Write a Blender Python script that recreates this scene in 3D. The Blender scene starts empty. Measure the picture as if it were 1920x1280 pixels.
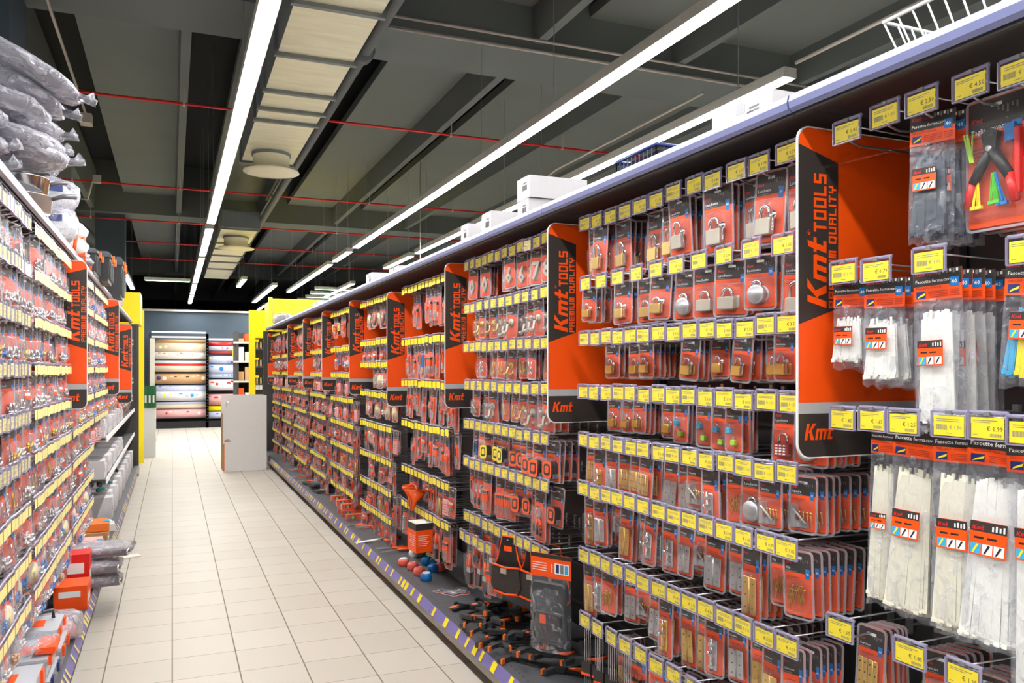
import bpy, math, random
from mathutils import Matrix, Vector
R = random.Random(7)
PI = math.pi
C = bpy.context.scene.collection
SC = bpy.context.scene

# ---------------------------------------------------------------- camera, world, exposure
EYE, FPX, YAW = 1.45, 1523.0, math.radians(22.70)
cam = bpy.data.cameras.new('camera')
cam.sensor_width = 36.0
cam.lens = FPX / 1920.0 * 36.0
cam.shift_y = 52.0 / 1920.0
cam.clip_start = 0.05
cam.clip_end = 200
camo = bpy.data.objects.new('camera', cam)
C.objects.link(camo)
camo.location = (0, 0, EYE)
camo.rotation_euler = (PI / 2, 0, -YAW)
SC.camera = camo

w = bpy.data.worlds.new('world')
SC.world = w
w.use_nodes = True
w.node_tree.nodes['Background'].inputs[0].default_value = (0.93, 0.95, 1.0, 1)
w.node_tree.nodes['Background'].inputs[1].default_value = 0.65

SC.view_settings.view_transform = 'Standard'
SC.view_settings.look = 'None'
SC.view_settings.exposure = 1.08
SC.view_settings.gamma = 1.0
SC.view_settings.use_curve_mapping = False
cy = SC.cycles
cy.use_denoising = True
cy.use_adaptive_sampling = True
cy.adaptive_threshold = 0.09
cy.max_bounces = 5
cy.diffuse_bounces = 3
cy.glossy_bounces = 2
cy.transmission_bounces = 2
cy.transparent_max_bounces = 10
cy.caustics_reflective = False
cy.caustics_refractive = False
cy.sample_clamp_indirect = 6.0
LAMP = 42.0

# ---------------------------------------------------------------- materials
MATS = {}


def srgb(r, g, b):
    f = lambda c: ((c / 255.0 + 0.055) / 1.055) ** 2.4 if c > 10 else c / 255.0 / 12.92
    return (f(r), f(g), f(b), 1.0)


def mat(name, rgb, rough=0.5, metal=0.0, var=0.08, scale=30.0, emis=0.0, bump=0.0, aniso=None, spec=0.5):
    m = bpy.data.materials.new(name)
    m.use_nodes = True
    nt = m.node_tree
    b = nt.nodes['Principled BSDF']
    col = srgb(*rgb)
    b.inputs['Roughness'].default_value = rough
    b.inputs['Metallic'].default_value = metal
    b.inputs['Specular IOR Level'].default_value = spec
    if emis:
        b.inputs['Base Color'].default_value = col
        b.inputs['Emission Color'].default_value = col
        b.inputs['Emission Strength'].default_value = emis
    else:
        tc = nt.nodes.new('ShaderNodeTexCoord')
        nz = nt.nodes.new('ShaderNodeTexNoise')
        nz.inputs['Scale'].default_value = scale
        nz.inputs['Detail'].default_value = 1.0
        nt.links.new(tc.outputs['Object'], nz.inputs['Vector'])
        if aniso:
            mp = nt.nodes.new('ShaderNodeMapping')
            mp.inputs['Scale'].default_value = aniso
            nt.links.new(tc.outputs['Object'], mp.inputs['Vector'])
            nt.links.new(mp.outputs[0], nz.inputs['Vector'])
        mx = nt.nodes.new('ShaderNodeMix')
        mx.data_type = 'RGBA'
        mx.inputs[6].default_value = [c * (1 - var) for c in col[:3]] + [1]
        mx.inputs[7].default_value = [min(1, c * (1 + var)) for c in col[:3]] + [1]
        nt.links.new(nz.outputs[0], mx.inputs[0])
        nt.links.new(mx.outputs[2], b.inputs['Base Color'])
        if bump:
            bp = nt.nodes.new('ShaderNodeBump')
            bp.inputs['Strength'].default_value = bump
            bp.inputs['Distance'].default_value = 0.01
            nt.links.new(nz.outputs[0], bp.inputs['Height'])
            nt.links.new(bp.outputs[0], b.inputs['Normal'])
    MATS[name] = m
    return m


def clear(name, rgb, opac, edge, rough=0.12, bump=0.0, bscale=40.0):
    """thin clear plastic: mostly see-through, glossier and denser at grazing angles"""
    m = bpy.data.materials.new(name)
    m.use_nodes = True
    nt = m.node_tree
    nt.nodes.clear()
    out = nt.nodes.new('ShaderNodeOutputMaterial')
    tr = nt.nodes.new('ShaderNodeBsdfTransparent')
    tr.inputs[0].default_value = (0.97, 0.97, 0.98, 1)
    pb = nt.nodes.new('ShaderNodeBsdfPrincipled')
    pb.inputs['Base Color'].default_value = srgb(*rgb)
    pb.inputs['Roughness'].default_value = rough
    pb.inputs['Specular IOR Level'].default_value = 1.0
    mix = nt.nodes.new('ShaderNodeMixShader')
    lw = nt.nodes.new('ShaderNodeLayerWeight')
    lw.inputs[0].default_value = 0.35
    mr = nt.nodes.new('ShaderNodeMapRange')
    mr.inputs[3].default_value = opac
    mr.inputs[4].default_value = edge
    nt.links.new(lw.outputs['Facing'], mr.inputs[0])
    nt.links.new(mr.outputs[0], mix.inputs[0])
    nt.links.new(tr.outputs[0], mix.inputs[1])
    nt.links.new(pb.outputs[0], mix.inputs[2])
    nt.links.new(mix.outputs[0], out.inputs[0])
    if bump:
        tc = nt.nodes.new('ShaderNodeTexCoord')
        nz = nt.nodes.new('ShaderNodeTexNoise')
        nz.inputs['Scale'].default_value = bscale
        nz.inputs['Detail'].default_value = 2.0
        nz.inputs['Distortion'].default_value = 1.5
        nt.links.new(tc.outputs['Object'], nz.inputs['Vector'])
        bp = nt.nodes.new('ShaderNodeBump')
        bp.inputs['Strength'].default_value = bump
        bp.inputs['Distance'].default_value = 0.02
        nt.links.new(nz.outputs[0], bp.inputs['Height'])
        nt.links.new(bp.outputs[0], pb.inputs['Normal'])
        nt.links.new(bp.outputs[0], lw.inputs['Normal'])
        # crease glints painted in: film turns more opaque on the noise ridges
        cr = nt.nodes.new('ShaderNodeValToRGB')
        cr.color_ramp.elements[0].position = 0.56
        cr.color_ramp.elements[1].position = 0.66
        nt.links.new(nz.outputs[0], cr.inputs[0])
        ma = nt.nodes.new('ShaderNodeMath')
        ma.operation = 'MULTIPLY_ADD'
        ma.inputs[1].default_value = 0.26 if bump > 0.5 else 0.0
        nt.links.new(cr.outputs[0], ma.inputs[0])
        nt.links.new(mr.outputs[0], ma.inputs[2])
        nt.links.new(ma.outputs[0], mix.inputs[0])
    MATS[name] = m
    return m


mat('orange', (255, 84, 8), 0.42, var=0.03)
mat('orange_tool', (255, 92, 14), 0.38)
mat('card_dark', (50, 44, 44), 0.5)
mat('print_black', (26, 24, 26), 0.5)
mat('panel_dark', (58, 51, 49), 0.4, var=0.05)
mat('white', (236, 236, 238), 0.5, var=0.03)
mat('paper', (238, 234, 226), 0.7, var=0.03)
mat('carton', (206, 202, 208), 0.65, var=0.03)
mat('cardboard', (196, 150, 100), 0.8)
mat('print_grey', (120, 120, 124), 0.5)
mat('blue', (22, 116, 196), 0.4)
mat('navy', (30, 48, 118), 0.4)
mat('sky_blue', (60, 170, 220), 0.35)
mat('yellow', (255, 226, 20), 0.45, var=0.02)
mat('cream', (240, 226, 150), 0.5, var=0.06)
mat('yellow_paint', (250, 224, 16), 0.38, var=0.03, scale=3)
mat('tag_yellow', (255, 232, 24), 0.4, var=0.02)
mat('green', (90, 200, 50), 0.4)
mat('dark_green', (24, 104, 60), 0.5)
mat('teal', (20, 120, 120), 0.35)
mat('red', (214, 34, 30), 0.38)
mat('sprinkler_red', (226, 30, 28), 0.4)
mat('lime', (170, 220, 40), 0.4)
mat('brass', (226, 186, 106), 0.30, 0.75)
mat('gold_zinc', (224, 186, 90), 0.3, 0.85)
mat('steel', (204, 204, 208), 0.3, 0.75)
mat('silver_print', (178, 178, 182), 0.35, 0.0)
mat('satin', (196, 188, 174), 0.45, 0.5)
mat('chrome', (225, 226, 232), 0.16, 1.0)
mat('wire', (206, 206, 212), 0.28, 0.85)
mat('black', (30, 30, 32), 0.42)
mat('black_metal', (40, 40, 43), 0.4, 0.4)
mat('grey_plastic', (88, 92, 98), 0.5)
mat('tool_grey', (60, 62, 66), 0.45)
mat('gondola', (62, 60, 62), 0.5, var=0.05, scale=6)
mat('gondola_back', (48, 46, 48), 0.6, var=0.05, scale=6)
mat('base_shelf', (84, 86, 92), 0.5, var=0.05, scale=6)
mat('plinth', (176, 172, 164), 0.5, 0.1, var=0.05)
mat('lilac', (124, 130, 178), 0.3, 0.15, var=0.04)
mat('lilac_strip', (124, 114, 180), 0.35, var=0.05)
mat('mauve_edge', (150, 140, 156), 0.32, 0.3, var=0.05)
mat('wood', (206, 160, 112), 0.6, aniso=(6, 6, 60))
mat('pale_wood', (226, 196, 150), 0.6, aniso=(60, 6, 6))
mat('skin_tone_wood', (214, 166, 128), 0.6)
mat('nylon', (240, 240, 236), 0.35, var=0.03)
mat('nylon_warm', (230, 226, 208), 0.35, var=0.03)
mat('nylon_black', (52, 60, 76), 0.3)
mat('red_brown', (168, 50, 44), 0.5)
mat('salmon', (236, 110, 96), 0.4)
mat('pink', (236, 176, 176), 0.6)
mat('beige', (222, 204, 180), 0.7)
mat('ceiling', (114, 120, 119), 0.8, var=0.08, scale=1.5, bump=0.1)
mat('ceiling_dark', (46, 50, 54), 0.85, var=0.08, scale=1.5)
mat('beam', (108, 115, 116), 0.75, var=0.08, scale=1.2)
mat('pipe_grey', (88, 92, 94), 0.5, var=0.06)
mat('conduit', (196, 188, 180), 0.45, var=0.05)
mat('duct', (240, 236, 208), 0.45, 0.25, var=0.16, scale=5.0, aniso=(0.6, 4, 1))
mat('duct_grey', (128, 134, 136), 0.45, 0.3, var=0.1, scale=3)
mat('diffuser_cream', (246, 240, 210), 0.5, var=0.04)
mat('wall_blue', (70, 84, 98), 0.7, var=0.05, scale=2)
mat('wall_grey', (86, 90, 94), 0.7, var=0.06, scale=2)
mat('lamp', (255, 255, 250), emis=LAMP)
mat('lamp_green', (190, 255, 210), emis=4.0)
mat('lamp_housing', (190, 188, 180), 0.4, 0.2)
mat('sheet_grey', (120, 118, 126), 0.35, 0.3)
mat('lavender_cloth', (200, 206, 232), 0.7)
mat('peg_orange', (240, 120, 40), 0.5)
clear('blister', (205, 205, 212), 0.01, 0.24, 0.07, bump=0.10, bscale=50.0)
clear('rim', (215, 212, 222), 0.30, 0.7, 0.12)
clear('film', (205, 208, 220), 0.06, 0.42, 0.06, bump=0.7, bscale=22.0)
clear('holder', (215, 212, 240), 0.02, 0.16, 0.08)
clear('holder_bar', (176, 170, 206), 0.55, 0.9, 0.15)
clear('bag', (214, 212, 226), 0.22, 0.7, 0.05, bump=1.0, bscale=16.0)
clear('box_clear', (226, 230, 238), 0.32, 0.8, 0.12)


def floor_mat():
    m = bpy.data.materials.new('floor_tiles')
    m.use_nodes = True
    nt = m.node_tree
    b = nt.nodes['Principled BSDF']
    b.inputs['Specular IOR Level'].default_value = 0.35
    g = nt.nodes.new('ShaderNodeNewGeometry')
    mp = nt.nodes.new('ShaderNodeMapping')
    mp.inputs['Location'].default_value = (0, -4.408 / 0.306, 0)
    mp.inputs['Scale'].default_value = (1 / 0.300, 1 / 0.306, 1)
    nt.links.new(g.outputs['Position'], mp.inputs['Vector'])
    sep = nt.nodes.new('ShaderNodeSeparateXYZ')
    nt.links.new(mp.outputs[0], sep.inputs[0])

    def mth(op, a, b_=None, c=None):
        n = nt.nodes.new('ShaderNodeMath')
        n.operation = op
        for i, v in enumerate((a, b_, c)):
            if v is None:
                continue
            if isinstance(v, (int, float)):
                n.inputs[i].default_value = v
            else:
                nt.links.new(v, n.inputs[i])
        return n.outputs[0]
    dx = mth('ABSOLUTE', mth('SUBTRACT', mth('FRACT', mth('ADD', sep.outputs[0], 100.5)), 0.5))
    dy = mth('ABSOLUTE', mth('SUBTRACT', mth('FRACT', mth('ADD', sep.outputs[1], 100.5)), 0.5))
    gx = mth('LESS_THAN', dx, 0.0105)
    gy = mth('LESS_THAN', dy, 0.0062)
    gr = mth('MAXIMUM', gx, gy)
    wn = nt.nodes.new('ShaderNodeTexWhiteNoise')
    wn.noise_dimensions = '2D'
    fl = nt.nodes.new('ShaderNodeVectorMath')
    fl.operation = 'FLOOR'
    ad = nt.nodes.new('ShaderNodeVectorMath')
    ad.operation = 'ADD'
    ad.inputs[1].default_value = (100, 100, 0)
    nt.links.new(mp.outputs[0], ad.inputs[0])
    nt.links.new(ad.outputs[0], fl.inputs[0])
    nt.links.new(fl.outputs[0], wn.inputs['Vector'])
    nz = nt.nodes.new('ShaderNodeTexNoise')
    nz.inputs['Scale'].default_value = 1.3
    nt.links.new(g.outputs['Position'], nz.inputs['Vector'])
    m1 = nt.nodes.new('ShaderNodeMix')
    m1.data_type = 'RGBA'
    m1.inputs[6].default_value = srgb(197, 189, 179)
    m1.inputs[7].default_value = srgb(208, 200, 191)
    nt.links.new(mth('ADD', mth('MULTIPLY', wn.outputs[0], 0.5), mth('MULTIPLY', nz.outputs[0], 0.5)), m1.inputs[0])
    m2 = nt.nodes.new('ShaderNodeMix')
    m2.data_type = 'RGBA'
    m2.inputs[7].default_value = srgb(128, 118, 104)
    nt.links.new(gr, m2.inputs[0])
    nt.links.new(m1.outputs[2], m2.inputs[6])
    nt.links.new(m2.outputs[2], b.inputs['Base Color'])
    nt.links.new(mth('MULTIPLY_ADD', gr, 0.3, 0.46), b.inputs['Roughness'])
    MATS['floor_tiles'] = m


floor_mat()


# ---------------------------------------------------------------- mesh building
class MB:
    def __init__(s):
        s.v, s.f, s.m, s.mats, s.M, s.sm = [], [], [], [], Matrix.Identity(4), []

    def mi(s, name):
        if name not in s.mats:
            s.mats.append(name)
        return s.mats.index(name)

    def add(s, vs, fs, mt, smooth=False):
        o = len(s.v)
        i = s.mi(mt)
        M = s.M
        s.v += [tuple(M @ Vector(p)) for p in vs]
        for f in fs:
            s.f.append([o + k for k in f])
            s.m.append(i)
            s.sm.append(smooth)
        return s

    def box(s, x0, x1, y0, y1, z0, z1, mt):
        vs = [(x, y, z) for z in (z0, z1) for y in (y0, y1) for x in (x0, x1)]
        return s.add(vs, [(0, 2, 3, 1), (4, 5, 7, 6), (0, 1, 5, 4), (2, 6, 7, 3), (0, 4, 6, 2), (1, 3, 7, 5)], mt)

    def rbox(s, x0, x1, y0, y1, z0, z1, r, mt, n=3, inset=0.0):
        """rounded in the x-z outline, chamfered front (y0)"""
        p = rrect(x0, x1, z0, z1, r, n)
        c = min(r * 0.5, abs(y1 - y0) * 0.4)
        cx, cz = (x0 + x1) / 2, (z0 + z1) / 2
        kx, kz = 1 - (c + inset) / max(1e-6, (x1 - x0) / 2), 1 - (c + inset) / max(1e-6, (z1 - z0) / 2)
        q = [(cx + (a - cx) * kx, cz + (b - cz) * kz) for a, b in p]
        k = len(p)
        vs = [(a, y0, b) for a, b in q] + [(a, y0 + c, b) for a, b in p] + [(a, y1, b) for a, b in p]
        fs = [list(range(k)), list(range(3 * k - 1, 2 * k - 1, -1))]
        for j in range(2):
            for i in range(k):
                a, b = j * k + i, j * k + (i + 1) % k
                fs.append((a, a + k, b + k, b))
        return s.add(vs, fs, mt)

    def prism(s, p, y0, y1, mt):
        k = len(p)
        vs = [(a, y0, b) for a, b in p] + [(a, y1, b) for a, b in p]
        fs = [list(range(k)), list(range(2 * k - 1, k - 1, -1))]
        fs += [(i, i + k, (i + 1) % k + k, (i + 1) % k) for i in range(k)]
        return s.add(vs, fs, mt)

    def flat(s, p, y, mt):
        return s.add([(a, y, b) for a, b in p], [list(range(len(p)))], mt)

    def rect(s, x0, x1, z0, z1, y, mt):
        return s.add([(x0, y, z0), (x1, y, z0), (x1, y, z1), (x0, y, z1)], [(0, 1, 2, 3)], mt)

    def ring(s, po, pi, y, mt):
        k = len(po)
        return s.add([(a, y, b) for a, b in po] + [(a, y, b) for a, b in pi],
                     [(i, (i + 1) % k, (i + 1) % k + k, i + k) for i in range(k)], mt)

    def tube(s, pts, r, mt, n=6, closed=False, caps=True):
        P = [Vector(p) for p in pts]
        k = len(P)
        rr = r if isinstance(r, (list, tuple)) else [r] * k
        vs, fs = [], []
        for i, p in enumerate(P):
            a = P[(i - 1) % k] if (closed or i > 0) else p
            b = P[(i + 1) % k] if (closed or i < k - 1) else p
            t = (b - a).normalized()
            u = t.cross(Vector((0, 0, 1)))
            if u.length < 0.05:
                u = t.cross(Vector((0, 1, 0)))
            u.normalize()
            w_ = t.cross(u)
            for j in range(n):
                q = 2 * PI * j / n + PI / n
                vs.append(p + (u * math.cos(q) + w_ * math.sin(q)) * rr[i])
        for i in range(k if closed else k - 1):
            for j in range(n):
                a, b = i * n + j, i * n + (j + 1) % n
                c, d = ((i + 1) % k) * n + j, ((i + 1) % k) * n + (j + 1) % n
                fs.append((a, b, d, c))
        if caps and not closed:
            fs += [list(range(n - 1, -1, -1)), [(k - 1) * n + j for j in range(n)]]
        return s.add(vs, fs, mt, n > 4)

    def lathe(s, prof, c, mt, n=16, axis='z', smooth=True):
        """prof: (radius, height) pairs about the axis through c"""
        vs, fs = [], []
        for (r, h) in prof:
            for j in range(n):
                q = 2 * PI * j / n
                a, b = r * math.cos(q), r * math.sin(q)
                vs.append({'z': (c[0] + a, c[1] + b, c[2] + h), 'y': (c[0] + a, c[1] + h, c[2] + b),
                           'x': (c[0] + h, c[1] + a, c[2] + b)}[axis])
        for i in range(len(prof) - 1):
            for j in range(n):
                a, b = i * n + j, i * n + (j + 1) % n
                fs.append((a, b, b + n, a + n))
        fs += [list(range(n)), [(len(prof) - 1) * n + j for j in range(n)]]
        return s.add(vs, fs, mt, smooth)

    def text(s, body, size, x, z, y, mt, align='LEFT', shear=0.0, bold=0.0, rot=0, wide=1.0):
        vs, fs = glyphs(body, shear, bold, align)
        if rot:
            p = [(x - b * size, y, z + a * size * wide) for a, b in vs]
        else:
            p = [(x + a * size * wide, y, z + b * size) for a, b in vs]
        return s.add(p, fs, mt)

    def mesh(s, name):
        me = bpy.data.meshes.new(name)
        me.from_pydata(s.v, [], s.f)
        for m in s.mats:
            me.materials.append(MATS[m])
        me.polygons.foreach_set('material_index', s.m)
        me.polygons.foreach_set('use_smooth', s.sm)
        me.update()
        return me


def rrect(x0, x1, z0, z1, r, n=3):
    r = min(r, (x1 - x0) / 2 * 0.98, (z1 - z0) / 2 * 0.98)
    p = []
    for cx, cz, a0 in ((x1 - r, z0 + r, -PI / 2), (x1 - r, z1 - r, 0), (x0 + r, z1 - r, PI / 2), (x0 + r, z0 + r, PI)):
        for i in range(n + 1):
            a = a0 + PI / 2 * i / n
            p.append((cx + r * math.cos(a), cz + r * math.sin(a)))
    return p


_gl = {}


def glyphs(body, shear=0.0, bold=0.0, align='LEFT'):
    k = (body, shear, bold, align)
    if k not in _gl:
        cu = bpy.data.curves.new('t', 'FONT')
        cu.body = body
        cu.shear = shear
        cu.offset = bold
        cu.align_x = align
        cu.resolution_u = 1
        o = bpy.data.objects.new('t', cu)
        C.objects.link(o)
        dg = bpy.context.evaluated_depsgraph_get()
        me = bpy.data.meshes.new_from_object(o.evaluated_get(dg))
        _gl[k] = ([(v.co.x, v.co.y) for v in me.vertices], [list(p.vertices) for p in me.polygons])
        bpy.data.objects.remove(o)
        bpy.data.curves.remove(cu)
        bpy.data.meshes.remove(me)
    return _gl[k]


# square techno lettering, each bar a rectangle on a 0.7 x 1 cell
_S = 0.19
_BAR = {'l': (0, 0, _S, 1), 'r': (.7 - _S, 0, .7, 1), 't': (0, 1 - _S, .7, 1), 'b': (0, 0, .7, _S), 'm': (0, .5 - _S / 2, .7, .5 + _S / 2),
        'L': (0, .5, _S, 1), 'R': (.7 - _S, .5, .7, 1), 'D': (.7 - _S, 0, .7, .5), 'c': (.35 - _S / 2, 0, .35 + _S / 2, 1),
        'k': (.35 - _S / 2, 0, .35 + _S / 2, .5), 'q': (.42, -.12, .42 + _S, .3)}
_LET = {'T': 'tc', 'O': 'lrtb', 'L': 'lb', 'S': 'tmbLD', 'P': 'ltmR', 'R': 'ltmRD', 'E': 'ltmb', 'M': 'lrtc', 'I': 'l', 'U': 'lrb', 'Q': 'lrtbq',
        'A': 'lrtm', 'Y': 'LRmk', ' ': ''}
_LET = {k: v for k, v in _LET.items()}
_KMT = [[(0, 0), (.24, 0), (.24, 1), (0, 1)], [(.2, .40), (.44, .52), (.84, 1), (.52, 1)], [(.26, .56), (.46, .62), (.84, 0), (.54, 0)],
        [(.92, 0), (1.12, 0), (1.12, .68), (.92, .68)], [(1.27, 0), (1.47, 0), (1.47, .6), (1.27, .6)], [(1.62, 0), (1.82, 0), (1.82, .6), (1.62, .6)],
        [(1.1, .5), (1.82, .5), (1.76, .68), (1.1, .68)],
        [(2.0, 0), (2.22, 0), (2.22, 1), (2.0, .94)], [(1.88, .52), (2.42, .52), (2.42, .68), (1.88, .68)], [(2.1, 0), (2.42, 0), (2.42, .17), (2.1, .17)]]


def lettering(mb, kind, x, z, h, y, mt, rot=False, wide=1.0, shear=0.0):
    """kind 'Kmt' or words in the square letters; rot: reads upwards"""
    if kind == 'Kmt':
        polys = [[(a + b * 0.22, b) for a, b in p] for p in _KMT]
    else:
        polys, ox = [], 0.0
        for ch in kind:
            for b in _LET[ch]:
                r = _BAR[b]
                polys.append([(ox + r[0], r[1]), (ox + r[2], r[1]), (ox + r[2], r[3]), (ox + r[0], r[3])])
            ox += {' ': 0.5, 'I': 0.36}.get(ch, 0.86)
        polys = [[(a + b * shear, b) for a, b in p] for p in polys]
    for i, p in enumerate(polys):
        q = [(x - b * h, z + a * h * wide) if rot else (x + a * h * wide, z + b * h) for a, b in p]
        mb.flat(q, y - i * 0.000004, mt)


# ---------------------------------------------------------------- objects
def link(name, mesh, parent=None, M=None):
    o = bpy.data.objects.new(name, mesh)
    C.objects.link(o)
    if parent is not None:
        o.parent = parent
    if M is not None:
        o.matrix_local = M
    return o


def tag(o, label, cat, group=None, kind=None):
    o['label'] = label
    o['category'] = cat
    if group:
        o['group'] = group
    if kind:
        o['kind'] = kind
    return o


def struct(name, mb, label=None):
    o = link(name, mb.mesh(name))
    o['kind'] = 'structure'
    if label:
        o['label'] = label
    return o


def TR(x, y, z, rz=0.0, rx=0.0, ry=0.0, s=1.0):
    return Matrix.Translation((x, y, z)) @ Matrix.Rotation(rz, 4, 'Z') @ Matrix.Rotation(ry, 4, 'Y') @ Matrix.Rotation(rx, 4, 'X') @ Matrix.Scale(s, 4)


class Proto:
    """a kind of thing: parts [(name, MB, [(sub name, MB)])]"""

    def __init__(s, name, cat, desc, parts, **kw):
        s.name, s.cat, s.desc = name, cat, desc
        s.parts = [(n, b.mesh(n), [(a, c.mesh(a)) for a, c in sub]) for n, b, sub in parts]
        j = MB()
        for n, b, sub in parts:
            for bb in [b] + [c for _, c in sub]:
                o = len(j.v)
                j.v += bb.v
                mi = [j.mi(x) for x in bb.mats]
                j.f += [[o + k for k in f] for f in bb.f]
                j.m += [mi[k] for k in bb.m]
                j.sm += bb.sm
        s.joined = j.mesh(name)
        s.kw = kw
        s.label_part = kw.get('label_part', {})

    def place(s, M, label, group=None, whole=False, name=None, cat=None):
        if whole or len(s.parts) == 1 and not s.parts[0][2]:
            o = link(name or s.name, s.joined, None, M)
        else:
            o = bpy.data.objects.new(name or s.name, None)
            o.empty_display_size = 0.02
            C.objects.link(o)
            o.matrix_world = M
            for n, me, sub in s.parts:
                p = link(n, me, o)
                if n in s.label_part:
                    p['label'] = s.label_part[n]
                for a, m2 in sub:
                    link(a, m2, p)
        tag(o, label, cat or s.cat, group)
        return o


def one(name, mb, label, cat, group=None, M=None):
    return tag(link(name, mb.mesh(name), None, M), label, cat, group)


def parts_thing(name, label, cat, M, parts, group=None):
    return Proto(name, cat, '', parts).place(M, label, group)


def px(u, v, X=None, Y=None, Z=None):
    """the point of the place seen at pixel (u, v) on a plane of constant X, Y or Z"""
    s, c = math.sin(YAW), math.cos(YAW)
    k, h = (u - 960) / FPX, (692 - v) / FPX
    d = (s + c * k, c - s * k, h)
    t = X / d[0] if X is not None else Y / d[1] if Y is not None else (Z - EYE) / d[2]
    return (d[0] * t, d[1] * t, EYE + d[2] * t)


# ================================================================ the room
mb = MB()
mb.add([(-9, -6, 0), (14, -6, 0), (14, 44, 0), (-9, 44, 0)], [(0, 1, 2, 3)], 'floor_tiles')
struct('floor', mb)
for nm, a in (('wall_far', (-9, 14, 44, 44.2, 0, 5.6)), ('wall_right', (14, 14.2, -6, 44, 0, 5.6)), ('wall_left', (-9.2, -9, -6, 44, 0, 5.6)),
              ('wall_behind', (-9, 14, -6.2, -6, 0, 5.6))):
    mb = MB()
    mb.box(*a, 'wall_grey')
    struct(nm, mb)
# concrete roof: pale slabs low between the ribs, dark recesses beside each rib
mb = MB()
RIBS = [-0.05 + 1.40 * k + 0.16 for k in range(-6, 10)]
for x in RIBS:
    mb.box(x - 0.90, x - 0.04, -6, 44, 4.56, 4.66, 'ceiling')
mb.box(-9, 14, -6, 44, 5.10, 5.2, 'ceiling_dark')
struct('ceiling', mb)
for x in RIBS:
    mb = MB()
    mb.add([(x - 0.07, -6, 4.9), (x - 0.04, -6, 4.25), (x + 0.04, -6, 4.25), (x + 0.07, -6, 4.9),
            (x - 0.07, 44, 4.9), (x - 0.04, 44, 4.25), (x + 0.04, 44, 4.25), (x + 0.07, 44, 4.9)],
           [(0, 1, 5, 4), (1, 2, 6, 5), (2, 3, 7, 6), (3, 0, 4, 7), (0, 3, 2, 1), (4, 5, 6, 7)], 'beam')
    struct('ceiling_beam', mb)
for y in (-3.0, 6.37, 15.8, 25.3, 34.8):
    mb = MB()
    mb.box(-9, 14, y, y + 0.75, 4.20, 5.1, 'beam')
    struct('ceiling_beam', mb)
for x0, x1, y0, y1 in ((-1.80, -1.02, 6.4, 7.1), (-1.25, -0.78, 16.0, 16.5), (6.5, 7.1, 6.4, 7.1)):
    mb = MB()
    mb.box(x0, x1, y0, y1, 0, 4.2, 'wall_blue')
    struct('column', mb)
mb = MB()
a, b = px(262, 640, Y=22.6), px(620, 640, Y=22.6)
mb.box(a[0] - 3.0, b[0] + 4.0, 22.6, 22.75, 0, 2.95, 'wall_blue')
mb.box(a[0] - 3.0, b[0] + 4.0, 22.52, 22.75, 2.93, 2.98, 'conduit')
struct('wall_back_partition', mb)

# ---------------------------------------------------------------- strip lamps
def lamp(x0, y0, x1, y1, z, wd, label, group, mt='lamp'):
    along_y = abs(y1 - y0) > abs(x1 - x0)
    L = (y1 - y0) if along_y else (x1 - x0)
    h, d = MB(), MB()
    h.box(-wd / 2 - 0.012, wd / 2 + 0.012, -L / 2, L / 2, 0, 0.06, 'lamp_housing')
    for k in (-1, 1):
        h.tube([(0, k * L * 0.38, 0.06), (0, k * L * 0.38, 5.1 - z)], 0.003, 'wire', n=4)
    d.add([(-wd / 2, -L / 2 + .02, -0.006), (wd / 2, -L / 2 + .02, -0.006), (wd / 2, L / 2 - .02, -0.006), (-wd / 2, L / 2 - .02, -0.006),
           (-wd / 2, -L / 2 + .02, -0.0005), (wd / 2, -L / 2 + .02, -0.0005), (wd / 2, L / 2 - .02, -0.0005), (-wd / 2, L / 2 - .02, -0.0005)],
          [(0, 3, 2, 1), (0, 1, 5, 4), (1, 2, 6, 5), (2, 3, 7, 6), (3, 0, 4, 7)], mt)
    parts_thing('strip_light', label, 'ceiling light', TR((x0 + x1) / 2, (y0 + y1) / 2, z, 0 if along_y else PI / 2), [('housing', h, []), ('diffuser', d, [])], group)


nth = ['first', 'second', 'third', 'fourth', 'fifth', 'sixth', 'seventh', 'eighth', 'ninth', 'tenth', 'eleventh', 'twelfth', 'thirteenth',
       'fourteenth', 'fifteenth', 'sixteenth', 'seventeenth', 'eighteenth', 'nineteenth', 'twentieth'] + ['%dth' % k if k % 10 not in (1, 2, 3) else
       '%d%s' % (k, ('st', 'nd', 'rd')[k % 10 - 1]) for k in range(21, 60)]
def lamp_line(x, segs, where, z=3.2, wd=0.075):
    for i, (y0, y1) in enumerate(segs):
        lamp(x, y0, x, y1, z, wd, 'white strip lamp, %s of the line %s' % (nth[i], where), 'strip lamps in lines along the aisles')


lamp_line(0.43, [(-5.5, -0.6), (-0.59, 4.9), (4.91, 10.4), (10.8, 13.4), (13.7, 17.6), (18.0, 20.3), (20.7, 23.2)], 'over the tiled aisle')
lamp_line(2.44, [(-5.5, -0.2), (-0.19, 5.8), (5.81, 11.7), (12.1, 13.3), (13.7, 19.0)], 'just beyond the tool shelves')
lamp_line(3.42, [(3.85, 7.9), (7.91, 11.9), (12.2, 13.9), (16.6, 19.9)], 'farther beyond the tool shelves', wd=0.07)
lamp_line(6.0, [(-5, 1.0), (1.2, 7.5)], 'added as unseen fill out of the aisle')  # unseen lamps beyond the tool shelves, added as fill light
lamp_line(-2.3, [(-5.5, 0), (0.1, 5.5), (5.6, 11)], 'added as unseen fill behind the opposite shelves')  # out of view behind the gondola, added for its light
lamp_line(-5.2, [(-5, 3), (4, 12)], 'added as unseen fill over the far side aisle')  # another unseen line, put in to brighten this side
lamp_line(-0.80, [(16.5, 19.6)], 'above the yellow shelf end')
lamp_line(1.98, [(17.6, 22.3)], 'above the yellow headers', wd=0.09)
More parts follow.
